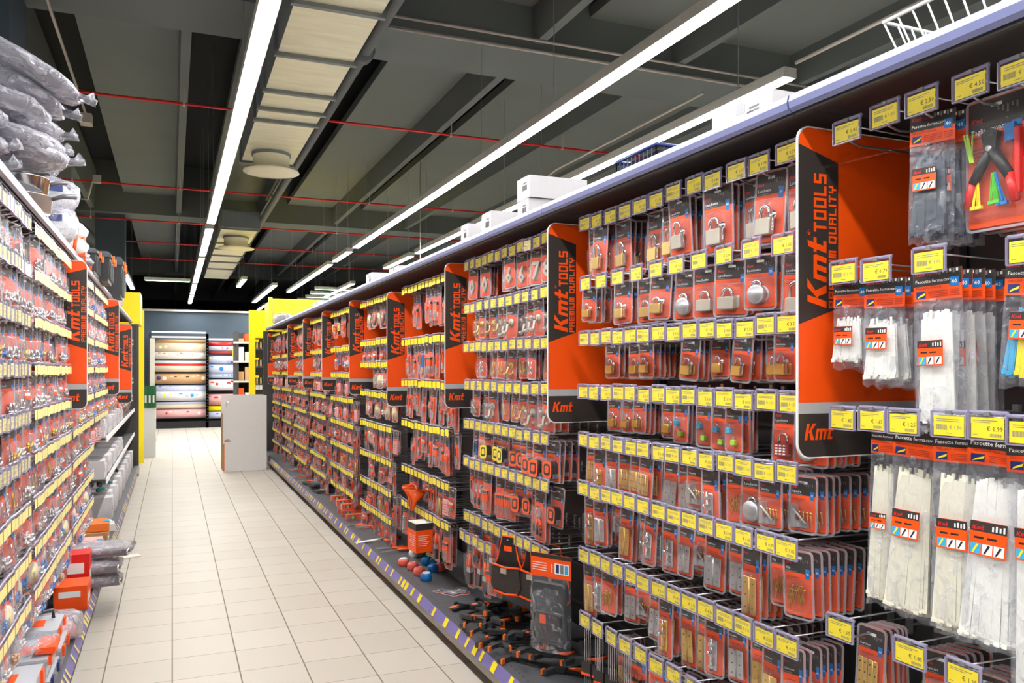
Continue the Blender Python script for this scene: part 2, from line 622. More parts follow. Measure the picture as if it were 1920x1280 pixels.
lamp_line(2.35, [(23.2, 25.2)], 'low above the yellow post')
lamp_line(1.30, [(16.6, 18.2)], 'short by the end of the duct')
q0, q1 = px(270, 524, Z=3.2), px(358, 524, Z=3.2)
lamp(q0[0], 17.5, q1[0], 17.5, 3.2, 0.07, 'green tinted strip lamp set crosswise above the back partition', None, 'lamp_green')
for i, (u0, u1, v) in enumerate(((590, 640, 542), (581, 655, 550), (573, 650, 557), (558, 620, 563), (550, 590, 567))):
    a, b = px(u0, v, Z=3.2), px(u1, v, Z=3.2)
    lamp(a[0], a[1], b[0] + 0.3, a[1], 3.2, 0.07, 'green tinted strip lamp above the yellow header, %s in its ladder' % nth[i], 'green strip lamps set crosswise', 'lamp_green')

# ---------------------------------------------------------------- duct, pipes, conduits
def duct(y0, y1, z0, z1, seams, diff, label, m_under='duct'):
    b = MB()
    b.box(0.69, 1.226, y0, y1, z0 + 0.002, z1, 'duct_grey')
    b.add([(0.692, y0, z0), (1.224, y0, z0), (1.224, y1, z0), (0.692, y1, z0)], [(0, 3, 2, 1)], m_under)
    parts = [('duct_body', b, [])]
    for y in seams:
        s = MB()
        s.box(0.665, 1.251, y - 0.02, y + 0.02, z0 - 0.028, z1 + 0.02, 'duct_grey')
        parts.append(('joint_flange', s, []))
    c, d = MB(), MB()
    c.lathe([(0.185, 0), (0.185, -0.15), (0.19, -0.15)], (0.955, diff, z0), 'diffuser_cream', 28)
    c.lathe([(0.20, 0.001), (0.20, -0.03)], (0.955, diff, z0), 'duct_grey', 28)
    d.lathe([(0.17, -0.145), (0.28, -0.185), (0.285, -0.195), (0.17, -0.20), (0.05, -0.19)], (0.955, diff, z0), 'diffuser_cream', 36)
    parts += [('diffuser_collar', c, [('diffuser_disc', d)])]
    parts_thing('air_duct', label, 'air duct', Matrix.Identity(4), parts)


duct(-5.5, 9.25, 3.7, 4.1, [3.6, 4.3, 5.08, 5.96, 6.77, 7.25, 7.6, 9.2], 8.80, 'long pale metal air duct with seams and a round diffuser at its end')
duct(13.0, 20.5, 3.60, 3.85, [13.05, 14.6, 15.3, 16.2, 17.2, 18.4], 13.9, 'shorter metal air duct with a round diffuser, behind the long one')
b, k = MB(), MB()
b.tube([(1.30, -5.5, 3.78), (1.30, 12, 3.78), (1.30, 21, 3.78)], 0.048, 'pipe_grey', 14)
k.tube([(1.30, 5.88, 3.78), (1.30, 6.0, 3.78)], 0.075, 'pipe_grey', 14)
k.tube([(1.30, 5.94, 3.78), (1.30, 5.94, 4.2)], 0.008, 'pipe_grey', 5)
b2 = MB()
b2.tube([(1.235, -5.5, 3.86), (1.235, 12, 3.86)], 0.02, 'pipe_grey', 8)
parts_thing('ceiling_pipe', 'thick dark grey pipe running beside the pale metal duct', 'pipe', Matrix.Identity(4),
            [('pipe', b, []), ('pipe_collar', k, []), ('conduit', b2, [])])
for i, (y, z) in enumerate(((8.75, 4.1), (12.87, 4.1), (15.65, 4.06), (18.6, 4.1), (21.3, 4.1))):
    b, c = MB(), MB()
    b.tube([(-6, y, z), (10, y, z)], 0.014, 'sprinkler_red', 6)
    pr = [('pipe', b, [])]
    for x in RIBS:
        if -3 < x < 7:
            c = MB()
            c.tube([(x, y - .018, z + .02), (x, y - .018, 4.25)], 0.006, 'conduit', 4)
            c.box(x - 0.012, x + 0.012, y - 0.02, y + 0.02, z - 0.02, z + 0.02, 'conduit')
            pr.append(('pipe_clip', c, []))
    parts_thing('sprinkler_pipe', 'thin red sprinkler pipe across the ceiling, %s from the camera' % nth[i], 'pipe', Matrix.Identity(4), pr, 'red sprinkler pipes')
for i, (y, z) in enumerate(((6.28, 4.24), (6.34, 4.17))):
    b = MB()
    b.tube([(1.45, y, z), (6.4, y, z)], 0.013, 'conduit', 6)
    one('cable_conduit', b, 'pale conduit along the front of the first crossbeam, %s of the two' % ('upper', 'lower')[i], 'conduit')
b, k = MB(), MB()
b.tube([(-0.86, 5.2, 4.2), (-0.86, 9.85, 4.2)], 0.013, 'conduit', 6)
k.box(-0.92, -0.80, 9.8, 9.98, 4.10, 4.2, 'conduit')
parts_thing('cable_conduit', 'pale conduit ending in a small box, above the wrapped pans', 'conduit', Matrix.Identity(4), [('pipe', b, []), ('junction_box', k, [])])
b = MB()
b.tube([(3.42, 0.2, 3.27), (3.42, 3.8, 3.27)], 0.012, 'conduit', 6)
one('cable_conduit', b, 'pale conduit leading to the near end of the lamp by the basket', 'conduit')
b = MB()
b.tube([(4.35, 6.0, 3.9), (4.35, 9.0, 3.9), (4.33, 9.3, 3.85), (4.33, 9.35, 3.3)], 0.014, 'conduit', 6)
one('cable_conduit', b, 'thin pale conduit bending down above the stacked cartons', 'conduit')
b = MB()
p = px(788, 400, Y=10.6)
b.tube([(p[0], 10.6, 4.25), (p[0], 10.6, 1.9)], 0.006, 'conduit', 5)
one('ceiling_rod', b, 'thin pale rod hanging from the ceiling behind the tool shelves', 'rod')
b = MB()
b.tube([(-1.9, 12.3, 4.0), (-1.5, 17, 4.0), (-1.2, 21, 4.0)], 0.10, 'pipe_grey', 12)
one('ceiling_pipe', b, 'wide dark pipe above the far toolboxes', 'pipe')
b, k = MB(), MB()
b.box(-1.0, -0.9, 12.4, 12.5, 4.0, 4.1, 'conduit')
k.tube([(-1.0, 12.4, 4.0), (-1.1, 12.9, 3.85), (-1.35, 13.3, 3.92)], 0.012, 'conduit', 5)
parts_thing('junction_box', 'small white junction box with a sagging cable above the toolboxes', 'box', Matrix.Identity(4), [('box', b, []), ('cable', k, [])])

# ================================================================ gondola shelving
XT = {1: 1.45, -1: -0.50}          # hook tips
YB = {1: 0.48, -1: 0.50}           # back panel, behind the tips
YP = {1: -0.143, -1: -0.085}       # base front
YS = {1: -0.077, -1: 0.005}           # top shelf front
DIV_R = [0.21, 1.541, 2.953, 4.285, 5.60, 6.92, 8.29, 9.58, 10.93, 12.15, 13.36]
DIV_L = [0.95, 2.28, 3.62, 4.96, 6.30, 7.65, 9.10, 10.55, 12.0]


def W(side, Y, z=0.0, y=0.0):
    """frame on a shelf face: x along the aisle to the viewer's right, y into the shelf, z up; origin at hook tips"""
    if side > 0:
        return Matrix.Translation((XT[1] + y, Y, z)) @ Matrix.Rotation(-PI / 2, 4, 'Z')
    return Matrix.Translation((XT[-1] - y, Y, z)) @ Matrix.Rotation(PI / 2, 4, 'Z')


TOPZ = 2.07
FAC = {1: 1.0584, -1: 1.111}      # tag heights were measured on planes nearer the aisle
BASEZ = 0.16


def gondola(side, ya, yb, label, last=False):
    L = yb - ya
    yB, yP, yS = YB[side], YP[side], YS[side]
    org = yb if side > 0 else ya
    back, base, pl, st, top, edge = MB(), MB(), MB(), MB(), MB(), MB()
    back.box(0, L, yB, yB + 0.03, 0.05, TOPZ, 'gondola_back')
    for k in range(int(1.9 / 0.2)):
        back.box(0.03, L - 0.03, yB - 0.012, yB, 0.25 + k * 0.2, 0.262 + k * 0.2, 'gondola')
    ups = []
    for x in (0.0, L - 0.04):
        m = MB()
        m.box(x, x + 0.04, yB - 0.04, yB - 0.0125, 0.05, TOPZ + 0.05, 'gondola')
        for q in range(44):
            m.box(x + 0.016, x + 0.024, yB - 0.0405, yB - 0.0399, 0.2 + q * 0.042, 0.222 + q * 0.042, 'print_black')
        ups.append(('upright', m, []))
    base.box(0.001, L - 0.001, yP + 0.012, yB - 0.041, BASEZ - 0.03, BASEZ, 'base_shelf')
    for i in range(int(L / 0.045)):
        base.box(0.03 + i * 0.045, 0.04 + i * 0.045, yP + 0.05, yP + 0.056, BASEZ + 0.0001, BASEZ + 0.0004, 'print_black')
    pl.box(0.002, L - 0.002, yP + 0.02, yP + 0.04, 0.045, BASEZ - 0.031, 'plinth' if side > 0 else 'gondola')
    pl.box(0.002, L - 0.002, yP + 0.10, yP + 0.12, 0.0, 0.045, 'print_black')
    # tilted price strip
    st.add([(0.003, yP - 0.012, BASEZ - 0.045), (L - 0.003, yP - 0.012, BASEZ - 0.045), (L - 0.003, yP + 0.012, BASEZ + 0.002), (0.003, yP + 0.012, BASEZ + 0.002),
            (0.003, yP + 0.011, BASEZ - 0.045), (L - 0.003, yP + 0.011, BASEZ - 0.045)], [(0, 1, 2, 3), (0, 4, 5, 1), (0, 3, 4), (1, 5, 2)], 'lilac_strip')
    x = 0.05
    while x < L - 0.1:
        wd = R.choice((0.028, 0.034, 0.05))
        st.add([(x, yP - 0.0125, BASEZ - 0.041), (x + wd, yP - 0.0125, BASEZ - 0.041), (x + wd, yP + 0.0095, BASEZ), (x, yP + 0.0095, BASEZ)], [(0, 1, 2, 3)],
               'tag_yellow' if side > 0 else 'cream')
        x += R.choice((0.07, 0.10, 0.14, 0.2))
    top.box(0.002, L - 0.002, yS + 0.008, yB + 0.03, TOPZ + 0.01, TOPZ + 0.028, 'gondola')
    top.box(0.002, L - 0.002, yS + 0.008, yS + 0.02, TOPZ - 0.01, TOPZ + 0.01, 'gondola')
    for xx in (0.03, L - 0.06):
        top.prism([(yS + 0.05, TOPZ + 0.009), (yB - 0.01, TOPZ - 0.10), (yB - 0.01, TOPZ + 0.009)], 0, 0.004, 'gondola') if False else None
    pr = [(yS, TOPZ - 0.004), (yS - 0.010, TOPZ + 0.004), (yS - 0.013, TOPZ + 0.02), (yS - 0.009, TOPZ + 0.036), (yS + 0.004, TOPZ + 0.042), (yS + 0.012, TOPZ + 0.036),
          (yS + 0.0075, TOPZ + 0.0)]
    k = len(pr)
    vs = [(0.003, a, b) for a, b in pr] + [(L - 0.003, a, b) for a, b in pr]
    edge.add(vs, [list(range(k)), list(range(2 * k - 1, k - 1, -1))] + [(i, i + k, (i + 1) % k + k, (i + 1) % k) for i in range(k)], 'lilac' if side > 0 else 'mauve_edge')
    parts = [('back_panel', back, [])] + ups + [('base_shelf', base, [('price_strip', st)]), ('plinth', pl, []), ('top_shelf', top, [('shelf_edge', edge)])]
    if last:
        e = MB()
        xx = 0.0 if side > 0 else L
        e.box(xx - 0.03, xx, yP + 0.02, yB + 0.03, 0.04, TOPZ - 0.02, 'gondola')
        parts.append(('end_panel', e, []))
    parts_thing('gondola_shelf', label, 'shelving', W(side, org), parts, 'shelving bays of the tool aisle')


BAYR = ['cable tie bay', 'padlock bay', 'house number bay', 'blade bay', 'sanding bay', 'pliers bay', 'screwdriver bay', 'brush bay', 'scraper bay', 'file bay']
for i in range(10):
    gondola(1, DIV_R[i], DIV_R[i + 1], 'dark metal shelving with perforated back holding the ' + BAYR[i], last=(i == 9))
BAYL = ["edge bay", "wall plug bay", "hook and eye bay", "picture hook bay", "dowel bay", "white carton bay", "hammer bay", "end bay"]
for i in range(8):
    gondola(-1, DIV_L[i], DIV_L[i + 1], 'dark metal shelving across the aisle holding the ' + BAYL[i], last=(i == 7))


# ---------------------------------------------------------------- brand dividers
def divider(side, Y, xf, dz, label):
    """xf: front edge; s runs to the viewer's right on the face that looks back along the aisle"""
    z0, z1 = EYE - 0.2135 + dz, EYE + 0.5866 + dz
    D = 0.52
    xa, xb = (xf, xf + D) if side > 0 else (xf - D, xf)
    sgn = side
    r = 0.035
    pts = [p for p in rrect(xa, xb, z0, z1, r, 5)]
    pan, edge = MB(), MB()
    zs0, zs1 = EYE - 0.108 + dz, EYE - 0.081 + dz
    pan.prism(pts, Y, Y + 0.004, 'orange')
    F = lambda a: xf + sgn * a          # distance behind the front edge
    low = [p for p in pts if p[1] < zs0]
    lo = sorted(low, key=lambda p: p[0])
    poly = lo + [(xb, zs0), (xa, zs0)]
    # lower black field follows the rounded corners
    cx, cz = (xa + xb) / 2, zs0
    poly = sorted(low + [(xb, zs0), (xa, zs0)], key=lambda p: math.atan2(p[1] - (cz - 0.03), p[0] - cx))
    pan.flat(poly, Y - 0.0006, 'panel_dark')
    pan.rect(xa, xb, zs0, zs1, Y - 0.0006, 'silver_print')
    t = [(F(0.0), EYE + .545 + dz), (F(.125), EYE + .508 + dz), (F(.125), EYE + .150 + dz), (F(0.0), EYE + .108 + dz)]
    if side < 0:
        t = t[::-1]
    pan.flat(t[::-1], Y - 0.0006, 'panel_dark')
    s0 = xf if side > 0 else xf - 0.125
    if side < 0:
        s0 += 0.004
    lt = MB()
    lettering(lt, 'Kmt', s0 + 0.087, EYE + .150 + dz, 0.060, Y - 0.0012, 'orange', rot=True, wide=1.12)
    lettering(lt, 'TOOLS', s0 + 0.087, EYE + .335 + dz, 0.040, Y - 0.0012, 'orange', rot=True, wide=0.86)
    lettering(lt, 'PREMIUM QUALITY', s0 + 0.118, EYE + .150 + dz, 0.024, Y - 0.0012, 'orange', rot=True, wide=1.10)
    lt.text('\u00ae', 0.020, s0 + 0.040, EYE + .325 + dz, Y - 0.0012, 'orange', rot=1)
    kx = xf + 0.018 if side > 0 else xf - 0.125
    lg = MB()
    lettering(lg, 'Kmt', kx, EYE - 0.172 + dz, 0.040, Y - 0.0012, 'orange', wide=0.9)
    po = [(p[0], p[1]) for p in pts]
    e = 0.003
    k = len(pts)
    cxx, czz = (xa + xb) / 2, (z0 + z1) / 2
    out = [(cxx + (a - cxx) * (1 + 2 * e / D), czz + (b - czz) * (1 + 2 * e / 0.8)) for a, b in pts]
    vs = [(a, Y - 0.001, b) for a, b in out] + [(a, Y + 0.005, b) for a, b in out] + [(a, Y - 0.001, b) for a, b in pts] + [(a, Y + 0.005, b) for a, b in pts]
    fs = []
    for i in range(k):
        j = (i + 1) % k
        fs += [(i, j, j + k, i + k), (i + 2 * k, i, j, j + 2 * k), (i + k, j + k, j + 3 * k, i + 3 * k)]
    edge.add([(a, b_, c) for a, b_, c in vs], fs, 'white')
    parts_thing('divider_panel', label, 'divider panel', Matrix.Identity(4), [('panel', pan, [('lettering', lt), ('logo', lg)]), ('panel_edge', edge, [])], 'orange and black brand dividers')


DN = ['tall orange and black divider beside the cable ties', 'orange and black divider between padlocks and house numbers', 'orange and black divider beyond the house numbers',
      'orange and black divider beyond the blade bay', 'orange and black divider with the flap discs beyond it', 'orange and black divider behind the sanding bay',
      'orange and black divider beyond the pliers bay', 'orange and black divider beyond the screwdriver bay']
for i in range(8):
    dz = {3: -0.045, 4: 0.0}.get(i, 0.0)
    divider(1, DIV_R[i + 1], 1.393, dz, DN[i])
divider(1, 13.30, 1.393, -0.02, 'orange and black divider closing the row by the yellow header')
divider(-1, 4.96, -0.428, 0, 'orange and black divider on the opposite shelves, first by the wrapped pans')
divider(-1, 7.65, -0.418, 0, 'orange and black divider across the aisle, middle of the three')
divider(-1, 9.20, -0.385, -0.13, 'orange and black divider across the aisle, lowest hung, by the yellow end')


# ================================================================ what hangs on the hooks
def stadium(cx, cz, w_, h_, n=10):
    return [(cx + math.cos(2 * PI * i / n) * w_ / 2, cz + math.sin(2 * PI * i / n) * h_ / 2) for i in range(n)]


def ub(pts, r, mt, n=6, m=None):
    m = m or MB()
    return m.tube(pts, r, mt, n)


def c_padlock(w, h, metal='satin', long=0.0, key=True, body='rect', bcol=None):
    """body, shackle and key in the lower half of a card"""
    bw, bh = w * 0.50, h * 0.26
    z0 = -h * 0.90
    b, s, k = MB(), MB(), MB()
    if body == 'round':
        b.lathe([(bw * .55, 0), (bw * .6, -.004), (bw * .6, -.014), (bw * .5, -.018)], (-w * .05, -.002, z0 + bh * .7), metal, 18, 'y')
    else:
        b.rbox(-w * .05 - bw / 2, -w * .05 + bw / 2, -.022, -.003, z0, z0 + bh, .004, bcol or metal)
        b.box(-w * .05 - bw / 2 - .0004, -w * .05 + bw / 2 + .0004, -.018, -.007, z0 + bh * .12, z0 + bh * .16, 'steel')
    sr, st = bw * 0.30, z0 + bh
    H = h * (0.16 + long)
    pts = [(-w * .05 - sr, -.012, st - .002), (-w * .05 - sr, -.012, st + H * .6)]
    pts += [(-w * .05 + sr * math.cos(a), -.012, st + H * .6 + sr * math.sin(a)) for a in [PI - PI * i / 6 for i in range(1, 6)]]
    pts += [(-w * .05 + sr, -.012, st + H * .6), (-w * .05 + sr, -.012, st - .002)]
    s.tube(pts, w * 0.045, 'chrome', 8)
    parts = [('lock_body', b), ('shackle', s)]
    if key:
        k.lathe([(w * .10, 0), (w * .10, -.002)], (w * .26, -.014, st + .006), 'chrome', 12, 'y')
        k.box(w * .235, w * .285, -.016, -.014, z0 + bh * .2, st + .002, 'chrome')
        k.box(w * .285, w * .30, -.016, -.014, z0 + bh * .35, z0 + bh * .5, 'chrome')
        parts.append(('key', k))
    return parts


def c_combination(w, h):
    p = c_padlock(w, h, key=False, bcol='red_brown')
    d = MB()
    for i in range(4):
        for j in range(3):
            d.box(-w * .24 + j * w * .14, -w * .16 + j * w * .14, -.024, -.0222, -h * .87 + i * h * .055, -h * .84 + i * h * .055, 'white')
    return p + [('dial', d)]


def c_hinges(w, h, metal='brass', n=2):
    out = []
    for i in range(n):
        m, pin = MB(), MB()
        x0 = -w * .42 + i * (w * .84 / n)
        ww = w * .84 / n - .004
        z0, z1 = -h * .93, -h * .42
        y = -.006 - i * .003
        m.rbox(x0, x0 + ww * .46, y - .002, y, z0, z1, .003, metal, 2)
        m.rbox(x0 + ww * .54, x0 + ww, y - .002, y, z0, z1, .003, metal, 2)
        for k in range(3):
            zz = z0 + (z1 - z0) * (k + .5) / 3
            for xx in (x0 + ww * .23, x0 + ww * .77):
                m.lathe([(.0022, 0), (.0022, -.0004)], (xx, y - .002, zz), 'panel_dark', 8, 'y')
        pin.tube([(x0 + ww * .5, y - .002, z0), (x0 + ww * .5, y - .002, z1)], ww * .07, metal, 8)
        out.append(('hinge', m, [('hinge_pin', pin)]))
    return out


def c_bracket(w, h, metal='steel'):
    m = MB()
    z0, z1 = -h * .92, -h * .45
    m.box(-w * .3, -w * .12, -.022, -.004, z0, z1, metal)
    m.box(-w * .12, w * .3, -.010, -.006, z0, z0 + (z1 - z0) * .3, metal)
    m.tube([(-w * .2, -.022, z1 - .01), (w * .24, -.014, z0 + .012)], .0035, metal, 6)
    n = MB()
    for i in range(4):
        x = -w * .05 + .011 * i
        n.tube([(x, -.010, z1 - .02), (x + .003, -.010, z1 - .045)], .0016, 'gold_zinc', 5)
        n.lathe([(.0035, 0), (.0035, -.002)], (x, -.011, z1 - .019), 'gold_zinc', 8, 'y')
    return [('bracket', m), ('screw', n)]


def c_bolt(w, h, metal='steel'):
    m, r, k = MB(), MB(), MB()
    z0, z1 = -h * .92, -h * .40
    m.rbox(-w * .26, w * .20, -.006, -.003, z0, z1, .004, metal, 2)
    for t in (.12, .5, .86):
        z = z0 + (z1 - z0) * t
        m.box(-w * .16, w * .10, -.016, -.005, z - .004, z + .004, metal)
    r.tube([(-w * .03, -.012, z0 - .002), (-w * .03, -.012, z1 + .004)], w * .055, 'chrome', 8)
    k.tube([(-w * .03, -.014, (z0 + z1) / 2 + .01), (-w * .03, -.028, (z0 + z1) / 2 + .01)], .004, 'chrome', 8)
    return [('bolt_plate', m), ('bolt_rod', r, [('bolt_knob', k)])]


def c_screws(w, h, metal='gold_zinc', n=14, seed=1):
    q = random.Random(seed)
    m = MB()
    for i in range(n):
        x = -w * .34 + q.random() * w * .62
        z = -h * .9 + q.random() * h * .2
        a = q.uniform(-.5, .5)
        L = h * .26
        x2, z2 = x + math.sin(a) * L, z + math.cos(a) * L
        y = -.004 - q.random() * .010
        m.tube([(x, y, z), (x2, y, z2)], .0013, metal, 4)
        m.tube([(x2, y, z2), (x2 + math.sin(a) * .0016, y, z2 + math.cos(a) * .0016)], .0032, metal, 6)
    return [('screw', m)]


def c_hook(w, h, metal='satin'):
    m, b = MB(), MB()
    b.lathe([(w * .22, 0), (w * .22, -.004), (w * .12, -.006)], (0, -.003, -h * .50), metal, 14, 'y')
    m.tube([(0, -.006, -h * .50), (0, -.022, -h * .58), (0, -.028, -h * .78), (0, -.038, -h * .88), (0, -.046, -h * .80)],
           [w * .08, w * .09, w * .075, w * .075, w * .11], metal, 8)
    m.tube([(0, -.02, -h * .55), (0, -.036, -h * .50), (0, -.042, -h * .42)], [w * .07, w * .06, w * .09], metal, 8)
    return [('hook_plate', b), ('coat_hook', m)]


def c_cup_hook(w, h, metal='gold_zinc'):
    out = []
    for i in range(2):
        m = MB()
        x = -w * .2 + i * w * .36
        pts = [(x, -.010, -h * .42), (x, -.010, -h * .58)] + [(x + w * .13 - w * .13 * math.cos(a), -.010 - .002 * i, -h * .70 - h * .13 * math.sin(a)) for a in
                                                            [PI * 1.25 * t / 8 - .5 for t in range(9)]]
        m.tube(pts, w * .035, metal, 6)
        out.append(('cup_hook', m))
    return out


def c_number(w, h, ch):
    m = MB()
    vs, fs = glyphs(ch, 0, 0.02, 'CENTER')
    k = h * .80
    for yy in (-.010, -.004):
        m.add([(a * k * .95, yy, b * k - h * .86) for a, b in vs], fs, 'satin')
    return [('house_number', m)]


def c_tape(w, h, hue='orange_tool'):
    m, g, k = MB(), MB(), MB()
    cz = -h * .68
    m.rbox(-w * .38, w * .34, -.034, -.002, cz - h * .22, cz + h * .24, w * .22, 'black', 5)
    g.ring(rrect(-w * .39, w * .35, cz - h * .23, cz + h * .25, w * .22, 5), rrect(-w * .28, w * .24, cz - h * .15, cz + h * .17, w * .15, 5), -.0345, hue)
    g.rbox(-w * .16, w * .12, -.037, -.034, cz - h * .08, cz + h * .11, w * .06, hue)
    k.box(w * .34, w * .42, -.026, -.008, cz - h * .22, cz - h * .10, 'steel')
    return [('tape_case', m, [('grip', g)]), ('tape_hook', k)]


def c_driver(w, h, hue='orange_tool', n=1, L=None):
    out = []
    for i in range(n):
        m, g = MB(), MB()
        x = 0 if n == 1 else -w * .32 + i * w * .64 / (n - 1)
        r = w * .16 if n == 1 else w * .30 / n
        g.lathe([(r * .7, 0), (r, .006), (r, h * .10), (r * .7, h * .13), (r * .95, h * .17), (r * .95, h * .28), (r * .45, h * .30)], (x, -.014, -h * .42 - h * .28), hue, 8)
        g.lathe([(r * 1.02, h * .19), (r * 1.02, h * .26)], (x, -.014, -h * .42 - h * .28), 'black', 8)
        m.tube([(x, -.014, -h * .68), (x, -.014, -h * .95)], r * .28, 'steel', 6)
        out.append(('shaft', m))
        out.append(('handle', g))
    return out


def c_blade(w, h, hue='orange'):
    m, g = MB(), MB()
    g.rbox(-w * .30, w * .22, -.010, -.002, -h * .70, -h * .30, w * .12, hue)
    g.box(-w * .16, w * .08, -.012, -.0095, -h * .62, -h * .38, 'black')
    m.prism([(-w * .26, -h * .94), (w * .18, -h * .88), (w * .18, -h * .69), (-w * .26, -h * .69)], -.005, -.003, 'steel')
    return [('blade', m), ('handle', g)]


def c_disc(w, h, hue='panel_dark', mid='orange'):
    m, g = MB(), MB()
    r = w * .44
    m.lathe([(r, 0), (r, -.004)], (0, -.002, -h * .66), hue, 26, 'y')
    g.lathe([(r * .55, 0), (r * .55, -.0006)], (0, -.0065, -h * .66), mid, 20, 'y')
    g.lathe([(r * .2, 0), (r * .2, -.0006)], (0, -.0075, -h * .66), 'steel', 14, 'y')
    return [('abrasive_disc', m, [('disc_label', g)])]


def c_plier(w, h, hue='orange_tool'):
    m, g = MB(), MB()
    m.prism([(-w * .05, -h * .38), (w * .05, -h * .38), (w * .12, -h * .52), (w * .06, -h * .60), (-w * .06, -h * .60), (-w * .12, -h * .52)], -.014, -.005, 'steel')
    m.lathe([(w * .06, 0), (w * .06, -.003)], (0, -.014, -h * .55), 'chrome', 12, 'y')
    for s in (-1, 1):
        g.tube([(s * w * .05, -.010, -h * .58), (s * w * .18, -.010, -h * .68), (s * w * .20, -.010, -h * .80), (s * w * .14, -.010, -h * .94)], [w * .06, w * .075, w * .08, w * .06], hue, 8)
        g.tube([(s * w * .20, -.0105, -h * .76), (s * w * .15, -.0105, -h * .90)], w * .083, 'black', 8)
    return [('jaw', m), ('handle', g)]


def c_bits(w, h, hue='steel', n=5):
    m, g = MB(), MB()
    g.box(-w * .38, w * .38, -.016, -.004, -h * .62, -h * .52, 'orange')
    for i in range(n):
        x = -w * .30 + i * w * .6 / max(1, n - 1)
        m.tube([(x, -.010, -h * (.44 - .0 * i)), (x, -.010, -h * (.92 - .05 * i))], w * .035, hue, 6)
    return [('bit_holder', g), ('drill_bit', m)]


def c_sheet(w, h, hue='pink'):
    m = MB()
    m.rbox(-w * .42, w * .42, -.010, -.002, -h * .95, -h * .36, w * .05, hue)
    for i in range(4):
        m.box(-w * .25, w * .25, -.0106, -.0102, -h * (.86 - i * .1), -h * (.83 - i * .1), 'red')
    return [('sanding_sheet', m)]


def c_plugs(w, h, hue='steel', n=16, seed=3):
    q = random.Random(seed)
    m = MB()
    for i in range(n):
        x, z, y = q.uniform(-.36, .36) * w, -h * q.uniform(.70, .93), -.006 - q.random() * .010
        a = q.uniform(0, PI)
        L = w * .12
        m.tube([(x - L * math.cos(a), y, z - L * math.sin(a)), (x + L * math.cos(a), y, z + L * math.sin(a))], w * .045, hue, 5)
    return [('wall_plug', m)]


def c_dowels(w, h):
    return [('dowel', c_plugs(w, h, 'skin_tone_wood', 14, 8)[0][1])]


def c_locks2(w, h):
    out = []
    for i, cz in enumerate((-.50, -.78)):
        m, s = MB(), MB()
        x = -w * .18 + i * w * .3
        hue = ('sky_blue', 'lime')[i] if h > .1 else 'sky_blue'
        m.rbox(x - w * .13, x + w * .13, -.016, -.004, h * cz - h * .09, h * cz + h * .04, .003, hue)
        s.tube([(x - w * .07, -.010, h * cz + h * .03), (x - w * .07, -.010, h * cz + h * .09), (x, -.010, h * cz + h * .12), (x + w * .07, -.010, h * cz + h * .09), (x + w * .07, -.010, h * cz + h * .03)],
               w * .02, 'chrome', 6)
        out.append(('lock_body', m, [('shackle', s)]))
    return out


def c_brush(w, h):
    m, g = MB(), MB()
    g.tube([(0, -.012, -h * .25), (0, -.012, -h * .55)], [w * .10, w * .16], 'orange_tool', 8)
    m.box(-w * .28, w * .28, -.020, -.004, -h * .66, -h * .55, 'steel')
    m.box(-w * .27, w * .27, -.019, -.005, -h * .94, -h * .66, 'card_dark')
    return [('bristles', m), ('handle', g)]


def card(w, h, t, badge=None, title=None, top=.26, print_=True, hue='orange', head='card_dark'):
    """printed card; hang hole near the top at the origin"""
    m = MB()
    m.rbox(-w / 2, w / 2, 0, .0012, -h, .016, .006, hue, 2)
    m.rect(-w / 2 + .001, w / 2 - .001, -h * top, .014, -.0002, head)
    m.rect(-.012, .012, -.003, .004, -.0004, 'white')
    if print_:
        lettering(m, 'Kmt', -w * .45, -h * .12, w * .085, -.0006, 'red', wide=1.0)
        if title:
            m.text(title, w * .115, -w * .45, -h * .21, -.0006, 'white', bold=.012)
        else:
            m.rect(-w * .45, w * .12, -h * .20, -h * .165, -.0006, 'white')
        m.rect(-w * .45, -w * .05, -h * .25, -h * .235, -.0006, 'print_grey')
        for i in range(3):
            m.rect(-w * .42, -w * .42 + w * (.5 - .08 * i), -h * (.345 + .028 * i), -h * (.335 + .028 * i), -.0004, 'red_brown')
        m.rect(w * .27, w * .43, -h * .34, -h * .17, -.0007, 'blue')
        m.text(badge or '40', w * .10, w * .35, -h * .27, -.0010, 'white', 'CENTER', bold=.02)
        # little leaping figures of chrome in the header, as pale strokes
        for i in range(5):
            x = w * (.02 + .08 * i)
            m.rect(x, x + w * .03, -h * (.05 + .02 * (i % 3)), -h * .02, -.0005, 'print_grey')
    return m


def shell(w, h, t, z0=-.94, z1=-.36, kx=.9):
    b, r = MB(), MB()
    x = w * kx / 2
    b.rbox(-x, x, -t, -.0008, h * z0, h * z1, .010, 'blister', 3)
    b.rect(-w / 2 - .002, w / 2 + .002, -h - .004, .018, -.0014, 'blister')
    o = rrect(-w / 2 - .005, w / 2 + .005, -h - .008, .020, .012, 3)
    i = rrect(-w / 2, w / 2, -h - .003, .015, .009, 3)
    r.ring(o, i, -.0016, 'rim')
    r.ring(o, i, .0016, 'rim')
    k = len(o)
    r.add([(a, -.0016, b_) for a, b_ in o] + [(a, .0016, b_) for a, b_ in o], [(q, (q + 1) % k, (q + 1) % k + k, q + k) for q in range(k)], 'rim')
    return [('blister', b, [('blister_rim', r)])]


def pack(name, cat, desc, w, h, t, content, **kw):
    parts = [('backing_card', card(w, h, t, **kw), [])]
    for c in content:
        parts.append((c[0], c[1], c[2] if len(c) > 2 else []))
    parts += shell(w, h, t)
    p = Proto(name, cat, desc, parts)
    p.w, p.h, p.t = w, h, t
    return p


PK = {}


def reg(key, *a, **k):
    PK[key] = pack(*a, **k)


